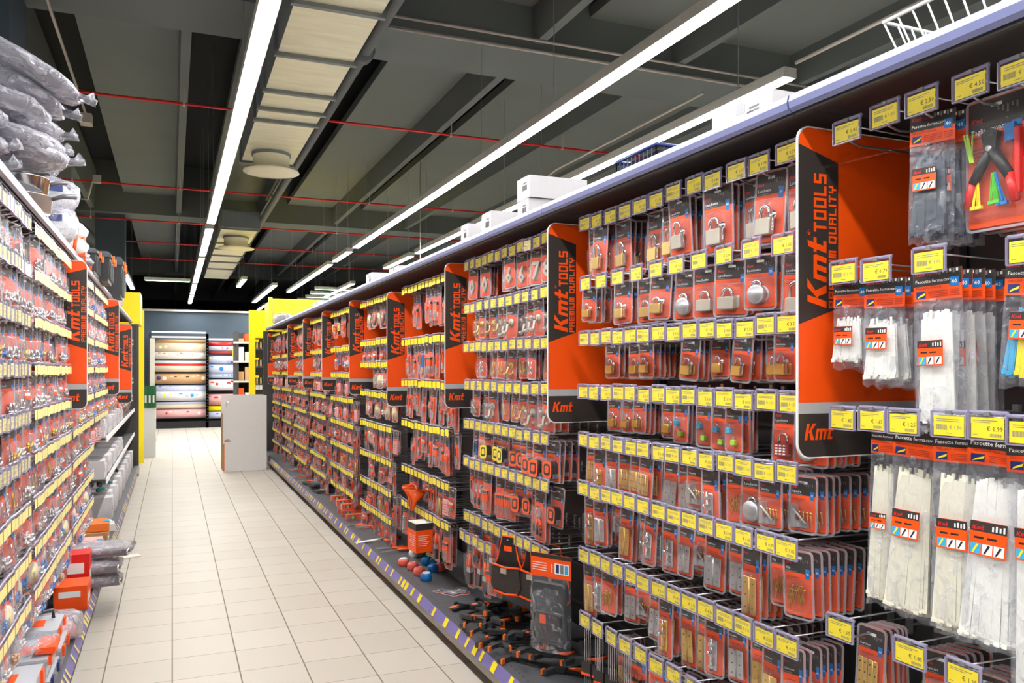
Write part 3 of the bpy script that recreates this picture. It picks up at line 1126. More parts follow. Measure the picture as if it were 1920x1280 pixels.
reg('lock60', 'padlock_pack', 'padlock pack', 'big steel padlock card', .105, .175, .026, c_padlock(.105, .175, 'satin'), badge='60', title='Lucchetto')
reg('locklong', 'padlock_pack', 'padlock pack', 'long shackle brass padlock card', .085, .165, .024, c_padlock(.085, .165, 'brass', .16), badge='40', title='Lucchetto')
reg('locksteel', 'padlock_pack', 'padlock pack', 'long shackle steel padlock card', .090, .165, .024, c_padlock(.09, .165, 'satin', .12), badge='50', title='Lucchetto')
reg('lockround', 'disc_padlock_pack', 'padlock pack', 'round padlock card', .095, .13, .024, c_padlock(.095, .13, 'steel', 0, False, 'round'), badge='70', title='Lucchetto')
reg('lockarm', 'armoured_padlock_pack', 'padlock pack', 'armoured padlock card', .105, .135, .026, c_padlock(.105, .135, 'satin', -.06, False), badge='101', title='Lucchetto')
reg('lockcyl', 'lock_cylinder_pack', 'lock pack', 'brass door lock cylinder card', .095, .13, .026, c_padlock(.095, .13, 'brass', -.08, True), badge='101', title='Cilindro')
reg('locksmall', 'small_padlock_pack', 'padlock pack', 'small brass padlock card', .068, .112, .020, c_padlock(.068, .112, 'brass', .02), badge='30', title='Lucchetto')
reg('lock2', 'luggage_lock_pack', 'lock pack', 'coloured luggage lock card', .066, .125, .020, c_locks2(.066, .125), badge='2', title='Lucchetti')
reg('lockcomb', 'combination_lock_pack', 'lock pack', 'red combination lock card', .085, .135, .024, c_combination(.085, .135), badge='4', title='Lucchetto')
reg('hingeb', 'brass_hinge_pack', 'hinge pack', 'brass hinge card', .070, .135, .016, c_hinges(.07, .135), badge='50', title='Cerniere')
reg('hinges', 'steel_hinge_pack', 'hinge pack', 'steel hinge card', .068, .16, .016, c_hinges(.068, .16, 'steel', 1), badge='80', title='Cerniere')
reg('hingel', 'long_hinge_pack', 'hinge pack', 'long brass hinge card', .062, .195, .016, c_hinges(.062, .195, 'brass', 1), badge='90', title='Cerniere')
reg('bolt', 'door_bolt_pack', 'bolt pack', 'steel door bolt card', .064, .165, .026, c_bolt(.064, .165), badge='60', title='Catenaccio')
reg('boltb', 'brass_bolt_pack', 'bolt pack', 'brass door bolt card', .062, .185, .026, c_bolt(.062, .185, 'brass'), badge='80', title='Catenaccio')
reg('bracket', 'bracket_pack', 'bracket pack', 'steel bracket card', .075, .125, .026, c_bracket(.075, .125), badge='12', title='Squadra')
reg('screwz', 'screw_pack', 'screw pack', 'golden screw card', .080, .145, .018, c_screws(.08, .145), badge='4x', title='Viti')
reg('screws', 'nail_pack', 'nail pack', 'steel nail card', .070, .13, .016, c_screws(.07, .13, 'steel', 12, 5), badge='30', title='Chiodi')
reg('coat', 'coat_hook_pack', 'hook pack', 'satin coat hook card', .085, .15, .048, c_hook(.085, .15), badge='1', title='Appendino')
reg('coatb', 'brass_hook_pack', 'hook pack', 'brass coat hook card', .070, .13, .044, c_hook(.07, .13, 'brass'), badge='2', title='Appendino')
reg('cup', 'cup_hook_pack', 'hook pack', 'brass cup hook card', .066, .125, .018, c_cup_hook(.066, .125), badge='6', title='Ganci')
reg('cups', 'steel_cup_hook_pack', 'hook pack', 'steel cup hook card', .066, .125, .018, c_cup_hook(.066, .125, 'chrome'), badge='8', title='Ganci')
for ch in '04678':
    reg('num' + ch, 'house_number_pack', 'house number', 'house number %s card' % ch, .085, .135, .012, c_number(.085, .135, ch), top=.16, print_=False)
reg('tape', 'tape_measure_pack', 'tape measure', 'black orange tape measure card', .085, .15, .040, c_tape(.085, .15), badge='5m', title='Flessometro')
reg('tapey', 'yellow_tape_pack', 'tape measure', 'yellow tape measure card', .075, .14, .040, c_tape(.075, .14, 'yellow'), badge='3m', title='Flessometro')
reg('driver', 'screwdriver_pack', 'screwdriver', 'orange screwdriver card', .050, .21, .030, c_driver(.05, .21), badge='5', title='Giravite')
reg('drivers', 'screwdriver_set', 'screwdriver', 'screwdriver set card', .085, .20, .022, c_driver(.085, .20, 'orange_tool', 4), badge='4', title='Giravite')
reg('blade', 'knife_pack', 'utility knife', 'orange utility knife card', .050, .19, .014, c_blade(.05, .19), badge='18', title='Cutter')
reg('bluek', 'scraper_pack', 'scraper', 'blue handled scraper card', .060, .19, .014, c_blade(.06, .19, 'blue'), badge='50', title='Raschietto')
reg('disc', 'abrasive_disc_pack', 'abrasive disc', 'grinding disc card', .12, .165, .010, c_disc(.12, .165), badge='115', title='Disco')
reg('discp', 'sanding_disc_pack', 'abrasive disc', 'pale sanding disc card', .11, .15, .010, c_disc(.11, .15, 'beige', 'cream'), badge='125', title='Disco')
reg('sheet', 'sandpaper_pack', 'sandpaper', 'pink sandpaper card', .085, .15, .012, c_sheet(.085, .15), badge='80', title='Carta')
reg('plier', 'pliers_pack', 'pliers', 'orange handled pliers card', .085, .22, .024, c_plier(.085, .22), badge='180', title='Pinza')
reg('plierr', 'red_pliers_pack', 'pliers', 'red handled pliers card', .08, .20, .024, c_plier(.08, .20, 'red'), badge='160', title='Tronchese')
reg('bits', 'drill_bit_pack', 'drill bits', 'drill bit set card', .066, .14, .018, c_bits(.066, .14), badge='5', title='Punte')
reg('bit1', 'long_bit_pack', 'drill bit', 'long drill bit card', .040, .22, .018, c_bits(.04, .22, 'steel', 2), badge='8', title='Punta')
reg('brush', 'wire_brush_pack', 'brush', 'orange brush card', .06, .22, .024, c_brush(.06, .22), badge='2', title='Spazzola')
reg('plug', 'wall_plug_pack', 'wall plugs', 'grey wall plug bag', .080, .125, .020, c_plugs(.08, .125), badge='6', title='Tasselli')
reg('plugw', 'white_plug_pack', 'wall plugs', 'white wall plug bag', .080, .125, .020, c_plugs(.08, .125, 'white', 16, 5), badge='8', title='Tasselli')
reg('plugb', 'blue_plug_pack', 'wall plugs', 'blue wall plug bag', .075, .12, .020, c_plugs(.075, .12, 'blue', 16, 6), badge='8', title='Tasselli')
reg('plugz', 'hook_screw_pack', 'screw hooks', 'golden screw hook bag', .075, .12, .020, c_plugs(.075, .12, 'gold_zinc', 18, 7), badge='4', title='Ganci')
reg('dowel', 'dowel_bag', 'dowels', 'wooden dowel bag', .085, .15, .024, c_dowels(.085, .15), badge='8', title='Spine', hue='bag', head='orange')


# ---------------------------------------------------------------- cable ties
def tie_bag(desc, w, L, hue, n, y_leg=.045, film='film', seed=2, title='Fascette fermacavo', lay=2, fan=.0, cardh=.052, lab=.32, extra=None):
    """header card, clear bag, a bundle of ties with heads at the foot and a small label stuck halfway"""
    q = random.Random(seed)
    hd, bag, ties, lb = MB(), MB(), MB(), MB()
    hd.box(-w / 2, w / 2, -.0008, .0008, -cardh, .014, 'orange')
    hd.rect(-w / 2, w / 2, -.020, .014, -.0012, 'card_dark')
    lettering(hd, 'Kmt', -w * .46, .002, w * .085, -.0016, 'red')
    hd.text('TOOLS', w * .07, -w * .22, .002, -.0016, 'red')
    hd.text(title, w * .098, -w * .46, -.013, -.0016, 'white', bold=.015)
    hd.text('PRECINTO NYLON', w * .062, -w * .44, -.0265, -.0016, 'red_brown')
    hd.rect(w * .26, w * .44, -.026, -.006, -.0016, 'blue')
    hd.text('40', w * .12, w * .35, -.020, -.0020, 'white', 'CENTER', bold=.02)
    for i in range(6):
        hd.rect(w * (.04 + .07 * i), w * (.08 + .07 * i), .003 + .003 * (i % 2), .012, -.0015, 'white' if i % 2 else 'print_grey')
    hd.prism([(-w * .44, -.047), (-w * .24, -.047), (-w * .24, -.031), (-w * .44, -.031)], -.0016, -.0014, 'navy')
    hd.flat([(-w * .42, -.046), (-w * .26, -.040), (-w * .24, -.034), (-w * .38, -.041)], -.0019, 'yellow')
    for i in range(4):
        hd.rect(-w * .18, w * .22, -.034 - i * .0038, -.033 - i * .0038, -.0016, 'red_brown')
        hd.rect(w * .26, w * .45, -.034 - i * .0038, -.033 - i * .0038, -.0016, 'red_brown')
    t = .011 + .003 * lay
    top, bot = -cardh - .022, -cardh - L
    for k in range(n):
        r_ = k % lay
        f = (k // lay + .5) / (n / lay) - .5
        x0 = f * w * .62 + q.uniform(-.001, .001)
        x1 = f * w * (.80 + fan) + q.uniform(-.002, .002)
        y0 = -.003 - r_ * .005
        y1 = y0 - .003 - q.random() * .003
        zt, zb = top - q.random() * .02, bot + .008 + q.random() * .012
        tw = w * .62 / (n / lay) * .50 + .0016
        hh = hue[k * len(hue) // n] if isinstance(hue, (list, tuple)) else hue
        ties.add([(x0 - tw * .7, y0, zt), (x0 + tw * .7, y0, zt), (x1 + tw, y1, zb), (x1 - tw, y1, zb),
                  (x0 - tw * .7, y0 + .0016, zt), (x0 + tw * .7, y0 + .0016, zt), (x1 + tw, y1 + .0016, zb), (x1 - tw, y1 + .0016, zb)],
                 [(0, 3, 2, 1), (4, 5, 6, 7), (0, 4, 7, 3), (1, 2, 6, 5), (0, 1, 5, 4)], hh)
        ties.box(x1 - tw * 1.15, x1 + tw * 1.15, y1 - .003, y1 + .003, zb - .008, zb, hh)
    # bag: swells from the header down to the bundle and closes in a crumpled seam
    N = 9
    fr, bk = [], []
    Z = [-cardh + .004, -cardh - .02, -cardh - L * .3, -cardh - L * .65, -cardh - L * .93, -cardh - L, -cardh - L - .014]
    T = [.0015, .006, t, t * 1.15, t * 1.2, t * .8, .001]
    for z, tt in zip(Z, T):
        for j in range(N):
            x = -w / 2 + w * j / (N - 1)
            e = 1 - (2 * j / (N - 1) - 1) ** 4
            d = tt * e + .0006 + q.uniform(-.0012, .0012)
            kz = q.uniform(-.006, .006) if z < -cardh - L * .95 else 0
            fr.append((x, -d, z + kz))
            bk.append((x, d * .35 + .002, z + kz))
    fs = []
    for a in range(len(Z) - 1):
        for j in range(N - 1):
            i = a * N + j
            fs.append((i, i + 1, i + 1 + N, i + N))
    bag.add(fr, [f[::-1] for f in fs], film, True)
    bag.add(bk, fs, film, True)
    lz = -cardh - L * lab
    lw = w * .52
    lx = -w * .06
    lb.rbox(lx - lw / 2, lx + lw / 2, -t - .0062, -t - .005, lz - lw * .55, lz + lw * .45, .001, 'orange', 1)
    yy = -t - .0066
    lb.rect(lx - lw / 2, lx + lw / 2, lz + lw * .15, lz + lw * .44, yy, 'card_dark')
    lettering(lb, 'Kmt', lx - lw * .44, lz + lw * .20, lw * .13, yy - .0004, 'red')
    for i in range(4):
        lb.rect(lx + lw * (.1 + .1 * i), lx + lw * (.15 + .1 * i), lz + lw * .2, lz + lw * (.34 + .03 * (i % 2)), yy - .0004, 'white')
    for i, c_ in enumerate(('sky_blue', 'white', 'white')):
        a = lx - lw * .46 + i * lw * .315
        lb.rect(a, a + lw * .28, lz - lw * .50, lz - lw * .20, yy, c_)
        lb.flat([(a + lw * .04, lz - lw * .48), (a + lw * .09, lz - lw * .48), (a + lw * .22, lz - lw * .24), (a + lw * .16, lz - lw * .22)], yy - .0004, 'print_black' if i else 'yellow')
    for i in range(2):
        lb.rect(lx - lw * (.38 - .36 * i), lx - lw * (.12 - .36 * i), lz - lw * .06, lz - lw * .0, yy, 'print_black')
    p = Proto('cable_tie_bag', 'cable ties', desc, [('header_card', hd, []), ('cable_tie', ties, []), ('bag', bag, []), ('label', lb, [])])
    p.w, p.h, p.t = w, L, t * 1.6
    return p


PK['tieS'] = tie_bag('short white cable tie bag', .085, .135, 'nylon', 26, seed=3, lab=.50, cardh=.050)
PK['tieM'] = tie_bag('medium white cable tie bag', .095, .165, 'nylon', 30, seed=4, lab=.42)
PK['tieL'] = tie_bag('long white cable tie bag', .105, .270, 'nylon', 26, seed=5, fan=-.12, lab=.42)
PK['tieN'] = tie_bag('narrow long white tie bag', .072, .340, 'nylon_warm', 16, seed=6, lab=.45)
PK['tieX'] = tie_bag('extra long white tie bag', .120, .345, 'nylon_warm', 24, seed=7, lab=.42)
PK['tieW'] = tie_bag('wide long white tie bag', .135, .360, 'nylon', 30, seed=8, fan=.1, lab=.40)
PK['tieXX'] = tie_bag('longest white cable tie bag', .120, .44, 'nylon', 24, seed=9, lab=.30)
PK['tieK'] = tie_bag('black cable tie bag', .095, .205, 'nylon_black', 30, seed=10, lab=.38)
PK['tieC'] = tie_bag('blue yellow cable tie bag', .10, .16, ['sky_blue', 'yellow', 'blue', 'lime'], 26, seed=11, lab=.35)


def assortment():
    w, h = .125, .245
    c = card(w, h, .03, badge='126', title='Taglia cravatta', top=.20)
    cut, ti, tb = MB(), MB(), MB()
    for s in (-1, 1):
        cut.tube([(s * .004, -.016, -.095), (s * .022, -.016, -.125), (s * .040, -.016, -.155)], [.010, .011, .010], 'black', 8)
        cut.tube([(s * .040, -.016, -.150), (s * .052, -.016, -.205)], [.010, .009], 'red', 8)
    cut.prism([(-.012, -.098), (.012, -.098), (.018, -.060), (0, -.050), (-.018, -.060)], -.022, -.010, 'black')
    cut.lathe([(.006, 0), (.006, -.004)], (0, -.022, -.092), 'steel', 12, 'y')
    q = random.Random(4)
    for hue, x0, x1 in (('yellow', -.035, -.030), ('blue', .006, .026), ('green', .004, .006), ('lime', -.044, -.05)):
        for i in range(9):
            a = x0 + q.uniform(-.004, .004)
            b = x1 + q.uniform(-.012, .012)
            up = hue == 'lime'
            z0, z1 = (-.11, -.05) if up else (-.14, -.205)
            if hue == 'green':
                z1 = -.20
            ti.tube([(a, -.014, z0), (b, -.016 - q.random() * .004, z1)], .0016, hue, 4)
            if not up:
                ti.box(b - .003, b + .003, -.021, -.014, z1 - .004, z1 + .003, hue)
    tb.box(.030, .050, -.018, -.010, -.085, -.050, 'blue')
    tb.rbox(.048, .060, -.018, -.006, -.19, -.06, .004, 'red')
    p = Proto('tie_cutter_pack', 'cable tie set', 'cable tie assortment with cutter', [('backing_card', c, []), ('cutter', cut, []), ('cable_tie', ti, []), ('clip', tb, [])] + shell(w, h, .03, -.95, -.22, .94))
    p.w, p.h, p.t = w, h, .034
    return p


PK['assort'] = assortment()


# ---------------------------------------------------------------- display hooks
def tag_mb(price, seed, cream=False, w=.068, h=.040, detail=True):
    m = MB()
    m.rect(-w / 2, w / 2, 0, h, -.0010, 'cream' if cream else 'tag_yellow')
    m.add([(-w / 2, -.0002, 0), (w / 2, -.0002, 0), (w / 2, -.0002, h), (-w / 2, -.0002, h)], [(0, 3, 2, 1)], 'cream' if cream else 'tag_yellow')
    if detail:
        q = random.Random(seed)
        y = -.0013
        if seed % 3:
            m.text('\u20ac ' + price, .0125, -w * .02, h * .36, y, 'print_black')
            for k in range(2):
                m.rect(-w * .44, w * (.30 - .2 * k), h * (.84 - .09 * k), h * (.87 - .09 * k), y, 'print_grey')
            m.rect(-w * .44, -w * .30, h * .14, h * .17, y, 'print_grey')
            m.text('Prix', .005, -w * .38, h * .06, y, 'print_black') if False else None
            x = w * .08
            while x < w * .42:
                bw = q.choice((.0004, .0008))
                m.rect(x, x + bw, h * .08, h * .24, y, 'print_grey')
                x += bw + .0007
        else:
            m.text('\u20ac ' + price, .0105, w * .02, h * .34, y, 'print_grey')
            x = -w * .42
            while x < -w * .05:
                bw = q.choice((.0005, .0010))
                m.rect(x, x + bw, h * .28, h * .56, y, 'print_grey')
                x += bw + .0008
            for k in range(2):
                m.rect(-w * .40, w * .36, h * (.82 - .10 * k), h * (.85 - .10 * k), y, 'print_grey')
            m.rect(-w * .1, w * .12, h * .12, h * .15, y, 'print_grey')
    return m


def wire_mb(L, n=5, half=.030):
    m = MB()
    m.tube([(-.008, L - .012, -.002), (-.008, .10, -.004), (-.008, .05, -.006), (-.008, .022, .002), (-.008, .004, .014)], .0030, 'wire', n)
    m.tube([(-.008, L - .012, .034), (-.008, .012, .040)], .0021, 'wire', n)
    m.tube([(-half, .008, .040), (half, .008, .040)], .0021, 'wire', n)
    m.box(-.016, .0, L - .014, L - .002, -.012, .05, 'wire')
    return m


def holder_mb(w=.078):
    m = MB()
    m.add([(-w / 2, -.003, 0), (w / 2, -.003, 0), (w / 2, -.003, .052), (-w / 2, -.003, .052)], [(0, 1, 2, 3)], 'holder')
    for a in (-1, 1):
        m.box(a * w / 2 - .0012, a * w / 2 + .0012, -.004, .002, 0, .052, 'holder_bar')
    m.box(-w / 2, w / 2, -.004, .003, -.0018, .0008, 'holder_bar')
    m.tube([(-w / 2, .003, .0525), (w / 2, .003, .0525)], .0042, 'holder_bar', 8)
    m.box(-.006, .006, -.0045, .006, .046, .054, 'print_grey')
    return m


PRICES = ['1.50', '2.50', '0.79', '1.00', '1.99', '1.85', '2.20', '1.25', '3.50', '0.90', '4.50', '1.65']
HOOKS = {}


def hook_proto(price, L, cream):
    k = (price, L, cream)
    if k not in HOOKS:
        sd = PRICES.index(price)
        HOOKS[k] = Proto('display_hook', 'display hook', 'hook', [('hook_wire', wire_mb(L), []), ('tag_holder', shift(holder_mb(), 0, 0, -.002), [('price_tag', shift(tag_mb(price, sd, cream), 0, -.0005, .001))])])
    return HOOKS[k]


def shift(mb, x, y, z):
    mb.v = [(a + x, b + y, c + z) for a, b, c in mb.v]
    return mb


REST = {}


def rest_hooks(key, M, L, cream):
    """one of the many small far hooks, gathered into a single mass"""
    m = REST.setdefault(key, MB())
    m.M = M
    m.tube([(-.008, L - .012, -.002), (-.008, .05, -.006), (-.008, .004, .012)], .0028, 'wire', 4)
    m.tube([(-.008, L - .012, .036), (-.008, .010, .040)], .0020, 'wire', 3, caps=False)
    m.rect(-.032, .032, .000, .038, -.0045, 'cream' if cream else 'tag_yellow')
    m.rect(-.036, .036, -.004, .048, -.0040, 'holder')
    m.tube([(-.036, 0, .0485), (.036, 0, .0485)], .0042, 'holder_bar', 5, caps=False)


HOOKN = [0]
ROWN = ['top', 'second', 'third', 'fourth', 'fifth', 'sixth', 'seventh', 'eighth', 'ninth', 'tenth', 'eleventh']


def hook_row(side, bay, row, z, Y0, Y1, n, items, depth=(3, 5), tags=True, L=None, solid=True, whole=False, cream=False, back=(0.0, 0.05), jitter=.006, yaw=.16,
             step=None, fill=1.0, skip=(), zj=0.0, ys=None, sep='past its divider'):
    """a row of hooks. counted away from the camera. items: keys of PK cycled or a list of None/keys"""
    L = L or YB[side] - .01
    z = EYE + (z - EYE) * FAC[side]
    zw = z - .024
    ys = None if ys is None else [q * 1.0584 for q in ys]
    pitch = (Y1 - Y0) / max(n, 1)
    rown = ROWN[row]
    seq = items
    for i in range(n if ys is None else len(ys)):
        Y = Y0 + pitch * (i + .5) + R.uniform(-jitter, jitter) if ys is None else ys[i]
        ord_ = nth[i]
        zz = zw + R.uniform(-.004, .004) + zj * i
        if i not in skip:
            if solid:
                HOOKN[0] += 1
                hp = hook_proto(PRICES[R.randrange(len(PRICES))] if isinstance(tags, bool) else tags[i % len(tags)], L, cream)
                hp.place(W(side, Y, zz) @ Matrix.Rotation(R.uniform(-.05, .05), 4, 'Z'),
                         'price tagged display hook, %s past its divider, %s row, %s' % (ord_, rown, bay), 'price tagged display hooks')
            else:
                rest_hooks(side, W(side, Y, zz), L, cream)
        key = seq[i % len(seq)]
        if key is None or R.random() > fill:
            continue
        p = PK[key]
        nb = R.randint(*depth)
        y = .020 + R.uniform(*back)
        grp = '%s on the %s row of the %s' % (p.cat + ('' if p.cat.endswith('s') else 's'), rown, bay)
        for k in range(nb):
            if y > L - .06:
                break
            a = yaw * side + R.uniform(-.10, .10)
            wob = R.uniform(-.035, .035) if k else R.uniform(-.06, .06)
            M = W(side, Y, zz - .007) @ Matrix.Translation((-.008, y, 0)) @ Matrix.Rotation(a, 4, 'Z') @ Matrix.Rotation(wob, 4, 'Y') @ Matrix.Rotation(R.uniform(-.06, .02), 4, 'X') @ Matrix.Scale(R.uniform(.9, 1.12) if whole else R.uniform(.97, 1.04), 4)
            lab = ('%s fronting %s hook past its divider, %s row, %s' % (p.desc, ord_, rown, bay)) if k == 0 else \
                ('%s behind another, %s hook past divider, %s row, %s' % (p.desc, ord_, rown, bay))
            p.place(M, lab, grp, whole=whole or k > 1)
            y += (step or (p.t * .55 + .006)) * R.uniform(.9, 1.5)


# ================================================================ the tool wall (cable ties nearest, then padlocks, numbers ...)
B = BAYR
# bay of the cable ties: every hook at its own place
hook_row(1, B[0], 0, 1.978, 0, 0, 0, [None, None, 'tieK', None, None], depth=(4, 4), tags=['1.85', '1.50', '2.50', '4.50', '0.90'], ys=[1.365, 1.262, 1.172, 1.065, .972], yaw=.30, back=(.02, .03), step=.03)
for k in range(4):
    PK['assort'].place(W(1, 1.127, 1.985) @ Matrix.Translation((-.008, .085 + .05 * k, 0)) @ Matrix.Rotation(.03 * k, 4, 'Z'), 'cable tie assortment card with cutter, ' + ('front one beside the black ties', 'second on its hook', 'third on its hook', 'rearmost on its hook')[k],
                       'cable tie assortments with cutter')
hook_row(1, B[0], 1, 1.662, 0, 0, 0, ['tieS', 'tieM', 'tieL', 'tieC'], depth=(5, 7), tags=['0.90', '0.79', '1.00', '1.85'], ys=[1.375, 1.285, 1.155, .955], yaw=.30, back=(.0, .02), step=.026)
hook_row(1, B[0], 2, 1.345, 0, 0, 0, [None, 'tieN', 'tieX', 'tieX', 'tieW', 'tieXX'], depth=(3, 4), tags=['1.85', '1.65', '1.25', '1.50', '1.99', '2.20'], ys=[1.378, 1.295, 1.215, 1.11, 1.03, .955], yaw=.30,
         back=(.02, .04), step=.034)
hook_row(1, B[0], 3, .875, 0, 0, 0, ['hingeb', 'bracket', 'hinges'], depth=(5, 6), tags=['1.65', '1.85', '1.25'], ys=[1.385, 1.20, 1.08], yaw=.2, back=(.06, .1))

# padlock bay
Y0, Y1 = 1.60, 2.80
hook_row(1, B[1], 0, 1.973, Y0, Y1, 12, ['lock60', 'lock60', 'locksteel', 'lock60', None, 'locksteel', 'locklong', 'locklong', None, 'locklong', 'locklong', 'locklong'], (3, 6), back=(0, .06))
hook_row(1, B[1], 1, 1.757, Y0, Y1, 10, ['locksteel', 'lockround', 'lockarm', 'lockarm', 'lockround', 'lockcyl', 'lockcyl', 'lockcyl', None, 'locksmall'], (2, 4), back=(0, .05), yaw=.25)
hook_row(1, B[1], 2, 1.560, Y0, Y1, 14, [None, 'locksmall', 'locksmall', 'locksmall', None, 'locksmall', 'locksmall', 'locksmall', None, 'locksmall', 'locksmall', 'locksmall', 'locksmall', None], (4, 8), back=(.03, .12), step=.020)
hook_row(1, B[1], 3, 1.372, Y0, Y1, 14, ['lockround', 'lockcomb', None, 'lock2', 'lock2', 'lock2', None, 'lock2', 'locksmall', None, 'locksmall', 'locksmall', 'locksmall', None], (3, 6), back=(.02, .09))
hook_row(1, B[1], 4, 1.198, Y0, Y1, 14, ['bracket', 'bracket', 'lockround', 'screwz', 'bolt', 'bracket', 'hinges', 'hinges', 'hingeb', 'hingeb', 'hingeb', 'hinges', 'boltb', 'hingeb'], (4, 7), back=(0, .05), step=.024)
hook_row(1, B[1], 5, 1.018, Y0, Y1, 14, ['screwz', 'screwz', 'hingel', 'hinges', 'hinges', 'bracket', 'hinges', 'bolt', 'bolt', 'boltb', 'hingel', 'bracket', 'hinges', 'boltb'], (4, 8), back=(0, .05), step=.024)
hook_row(1, B[1], 6, .781, Y0, Y1, 14, ['boltb', 'hingel', 'hingel', 'hinges', 'bolt', 'hingel', 'hingel', 'boltb', 'hinges', 'bracket', 'hinges', 'screwz', 'bolt', 'hingel'], (4, 8), back=(0, .05), step=.024)
hook_row(1, B[1], 7, .545, Y0, Y1, 12, ['hingel', 'hinges', 'boltb', 'hingel', 'screwz', 'hinges', 'boltb', 'plierr', 'drivers', 'hingel', None, None], (2, 4), back=(.02, .08))

# house number bay
Y0, Y1 = 3.06, 4.14
hook_row(1, B[2], 0, 1.973, Y0, Y1, 12, ['num8', 'num8', 'num7', 'num8', 'num6', 'num6', 'num4', None, None, 'num0', None, 'num0'], (2, 4), back=(0, .05))
hook_row(1, B[2], 1, 1.757, Y0, Y1, 11, ['coat', 'coat', 'coat', 'coat', 'coat', 'coat', 'coatb', 'coatb', 'coatb', 'coatb', 'cup'], (1, 3))
hook_row(1, B[2], 2, 1.560, Y0, Y1, 12, ['cups', 'cup', 'cups', 'cup', 'cup', 'coatb', 'cup', 'cup', 'cups', 'cups', 'cups', None], (2, 3))
hook_row(1, B[2], 3, 1.372, Y0, Y1, 11, ['coat', 'cups', 'coat', 'coatb', 'cup', 'cup', 'cups', 'coat', 'cups', 'bracket', 'screws'], (2, 3))
hook_row(1, B[2], 4, 1.175, Y0, Y1, 12, ['tape', 'tape', 'tape', 'tape', 'tape', 'tape', 'tapey', 'tapey', 'tapey', 'plierr', 'sheet', 'bluek'], (2, 4), back=(0, .06))
hook_row(1, B[2], 5, .985, Y0, Y1, 12, ['tape', 'plier', 'plier', 'tape', 'tape', 'drivers', 'drivers', 'bluek', 'drivers', 'plierr', 'plierr', 'blade'], (1, 3))
hook_row(1, B[2], 6, .715, Y0, Y1, 12, [None, None, None, None, 'driver', 'brush', 'brush', 'brush', 'brush', 'drivers', 'plier', 'plier'], (1, 3))

hook_row(1, B[2], 7, .605, 3.72, 4.22, 5, ['drivers', 'brush', 'brush', 'brush', 'driver'], (1, 2))


def far_bay(i, zs, items, n=13, **k):
    a, b = DIV_R[i] + .10, DIV_R[i + 1] - .18
    for r, z in enumerate(zs):
        it = items[r] if r < len(items) else ['bits', 'blade', 'screws', 'plier', None]
        R.shuffle(it) if len(it) > 3 else None
        hook_row(1, B[i], r, z, a, b, n, it, depth=(1, 2) if i < 6 else (1, 1), whole=True, solid=False, back=(0, .05), fill=.88, **k)


far_bay(3, (1.95, 1.626, 1.366, 1.11, .82, .60), [['driver', 'drivers', 'driver', 'bit1', None, 'drivers', None, 'driver', 'bit1', None], ['blade', 'drivers', 'blade', 'bluek', 'blade', 'driver', 'blade'],
        ['blade', 'bits', 'bit1', 'blade', 'blade', 'screws', 'bit1', None], ['bit1', 'blade', 'driver', 'blade', 'bluek', 'plier', 'bit1', 'drivers', 'bits'],
        ['blade', 'bits', 'hingel', 'bit1', 'blade', 'sheet', 'bits'], ['blade', 'plier', 'driver', 'bolt', 'brush', 'bluek', 'plier', 'drivers']])
far_bay(4, (1.95, 1.65, 1.487, 1.27, 1.04, .81, .60, .41), [['disc', 'discp', 'discp', 'disc', None], ['bits', 'disc', 'bits', 'screws', 'bits'], ['discp', 'screws', 'coat', 'discp', 'plugw'],
        ['discp', 'plugw', 'disc', 'discp'], ['sheet', 'discp', 'sheet', 'blade', 'bit1'], ['bits', 'sheet', 'bit1', 'blade', 'bits'], ['driver', 'blade', 'bits', 'drivers', 'bit1', 'hingel'], ['plier', 'blade', 'bits']])
Z5 = (1.95, 1.63, 1.40, 1.19, .98, .78, .58, .41)
far_bay(5, Z5, [['tapey', 'drivers', None, 'plier', None], ['plugw', 'plugb', 'bits'], [None, 'sheet', 'driver', None], ['bit1', 'blade', 'plier', 'sheet', 'bits'], ['bit1', 'sheet', 'driver', 'bits', 'plugw'],
                ['blade', 'bit1', 'hingel', 'driver'], ['bit1', 'plier', 'blade', 'sheet', 'driver']])
far_bay(6, Z5, [['plierr', 'plier', None, 'driver', None], ['disc', None, 'sheet', 'coat'], ['discp', 'sheet', 'tape'], ['bits', 'plug', 'plier', 'sheet'], ['plierr', 'plier', 'bits', 'tape'], ['driver', 'plier', 'bits', 'brush'],
                ['bits', 'drivers', 'screws', 'plier']])
far_bay(7, Z5, [['plier', 'drivers', None, 'plier'], [None, 'coat', None, 'plier'], ['driver', None, None, 'plier'], ['plier', 'tape', 'bits'], ['plier', 'plierr', 'drivers', 'coat'], ['plier', 'driver', 'bits', 'tape'], ['brush', 'plier', 'drivers']])
far_bay(8, Z5, [['bit1', 'blade', 'driver'], ['coat', 'bits', 'plugw'], ['discp', 'driver', 'sheet'], ['brush', 'driver', 'tape'], ['tape', 'plier', 'brush'], ['plier', 'driver', 'tape'], ['bits', 'plier', 'disc']], n=11)
far_bay(9, Z5, [['bit1', 'brush', 'driver'], ['coat', 'bits', 'plug'], ['sheet', 'driver', 'sheet'], ['brush', 'driver', 'disc'], ['tape', 'plier', 'brush'], ['plier', 'driver', 'tape'], ['bits', 'plier', 'disc']], n=11)

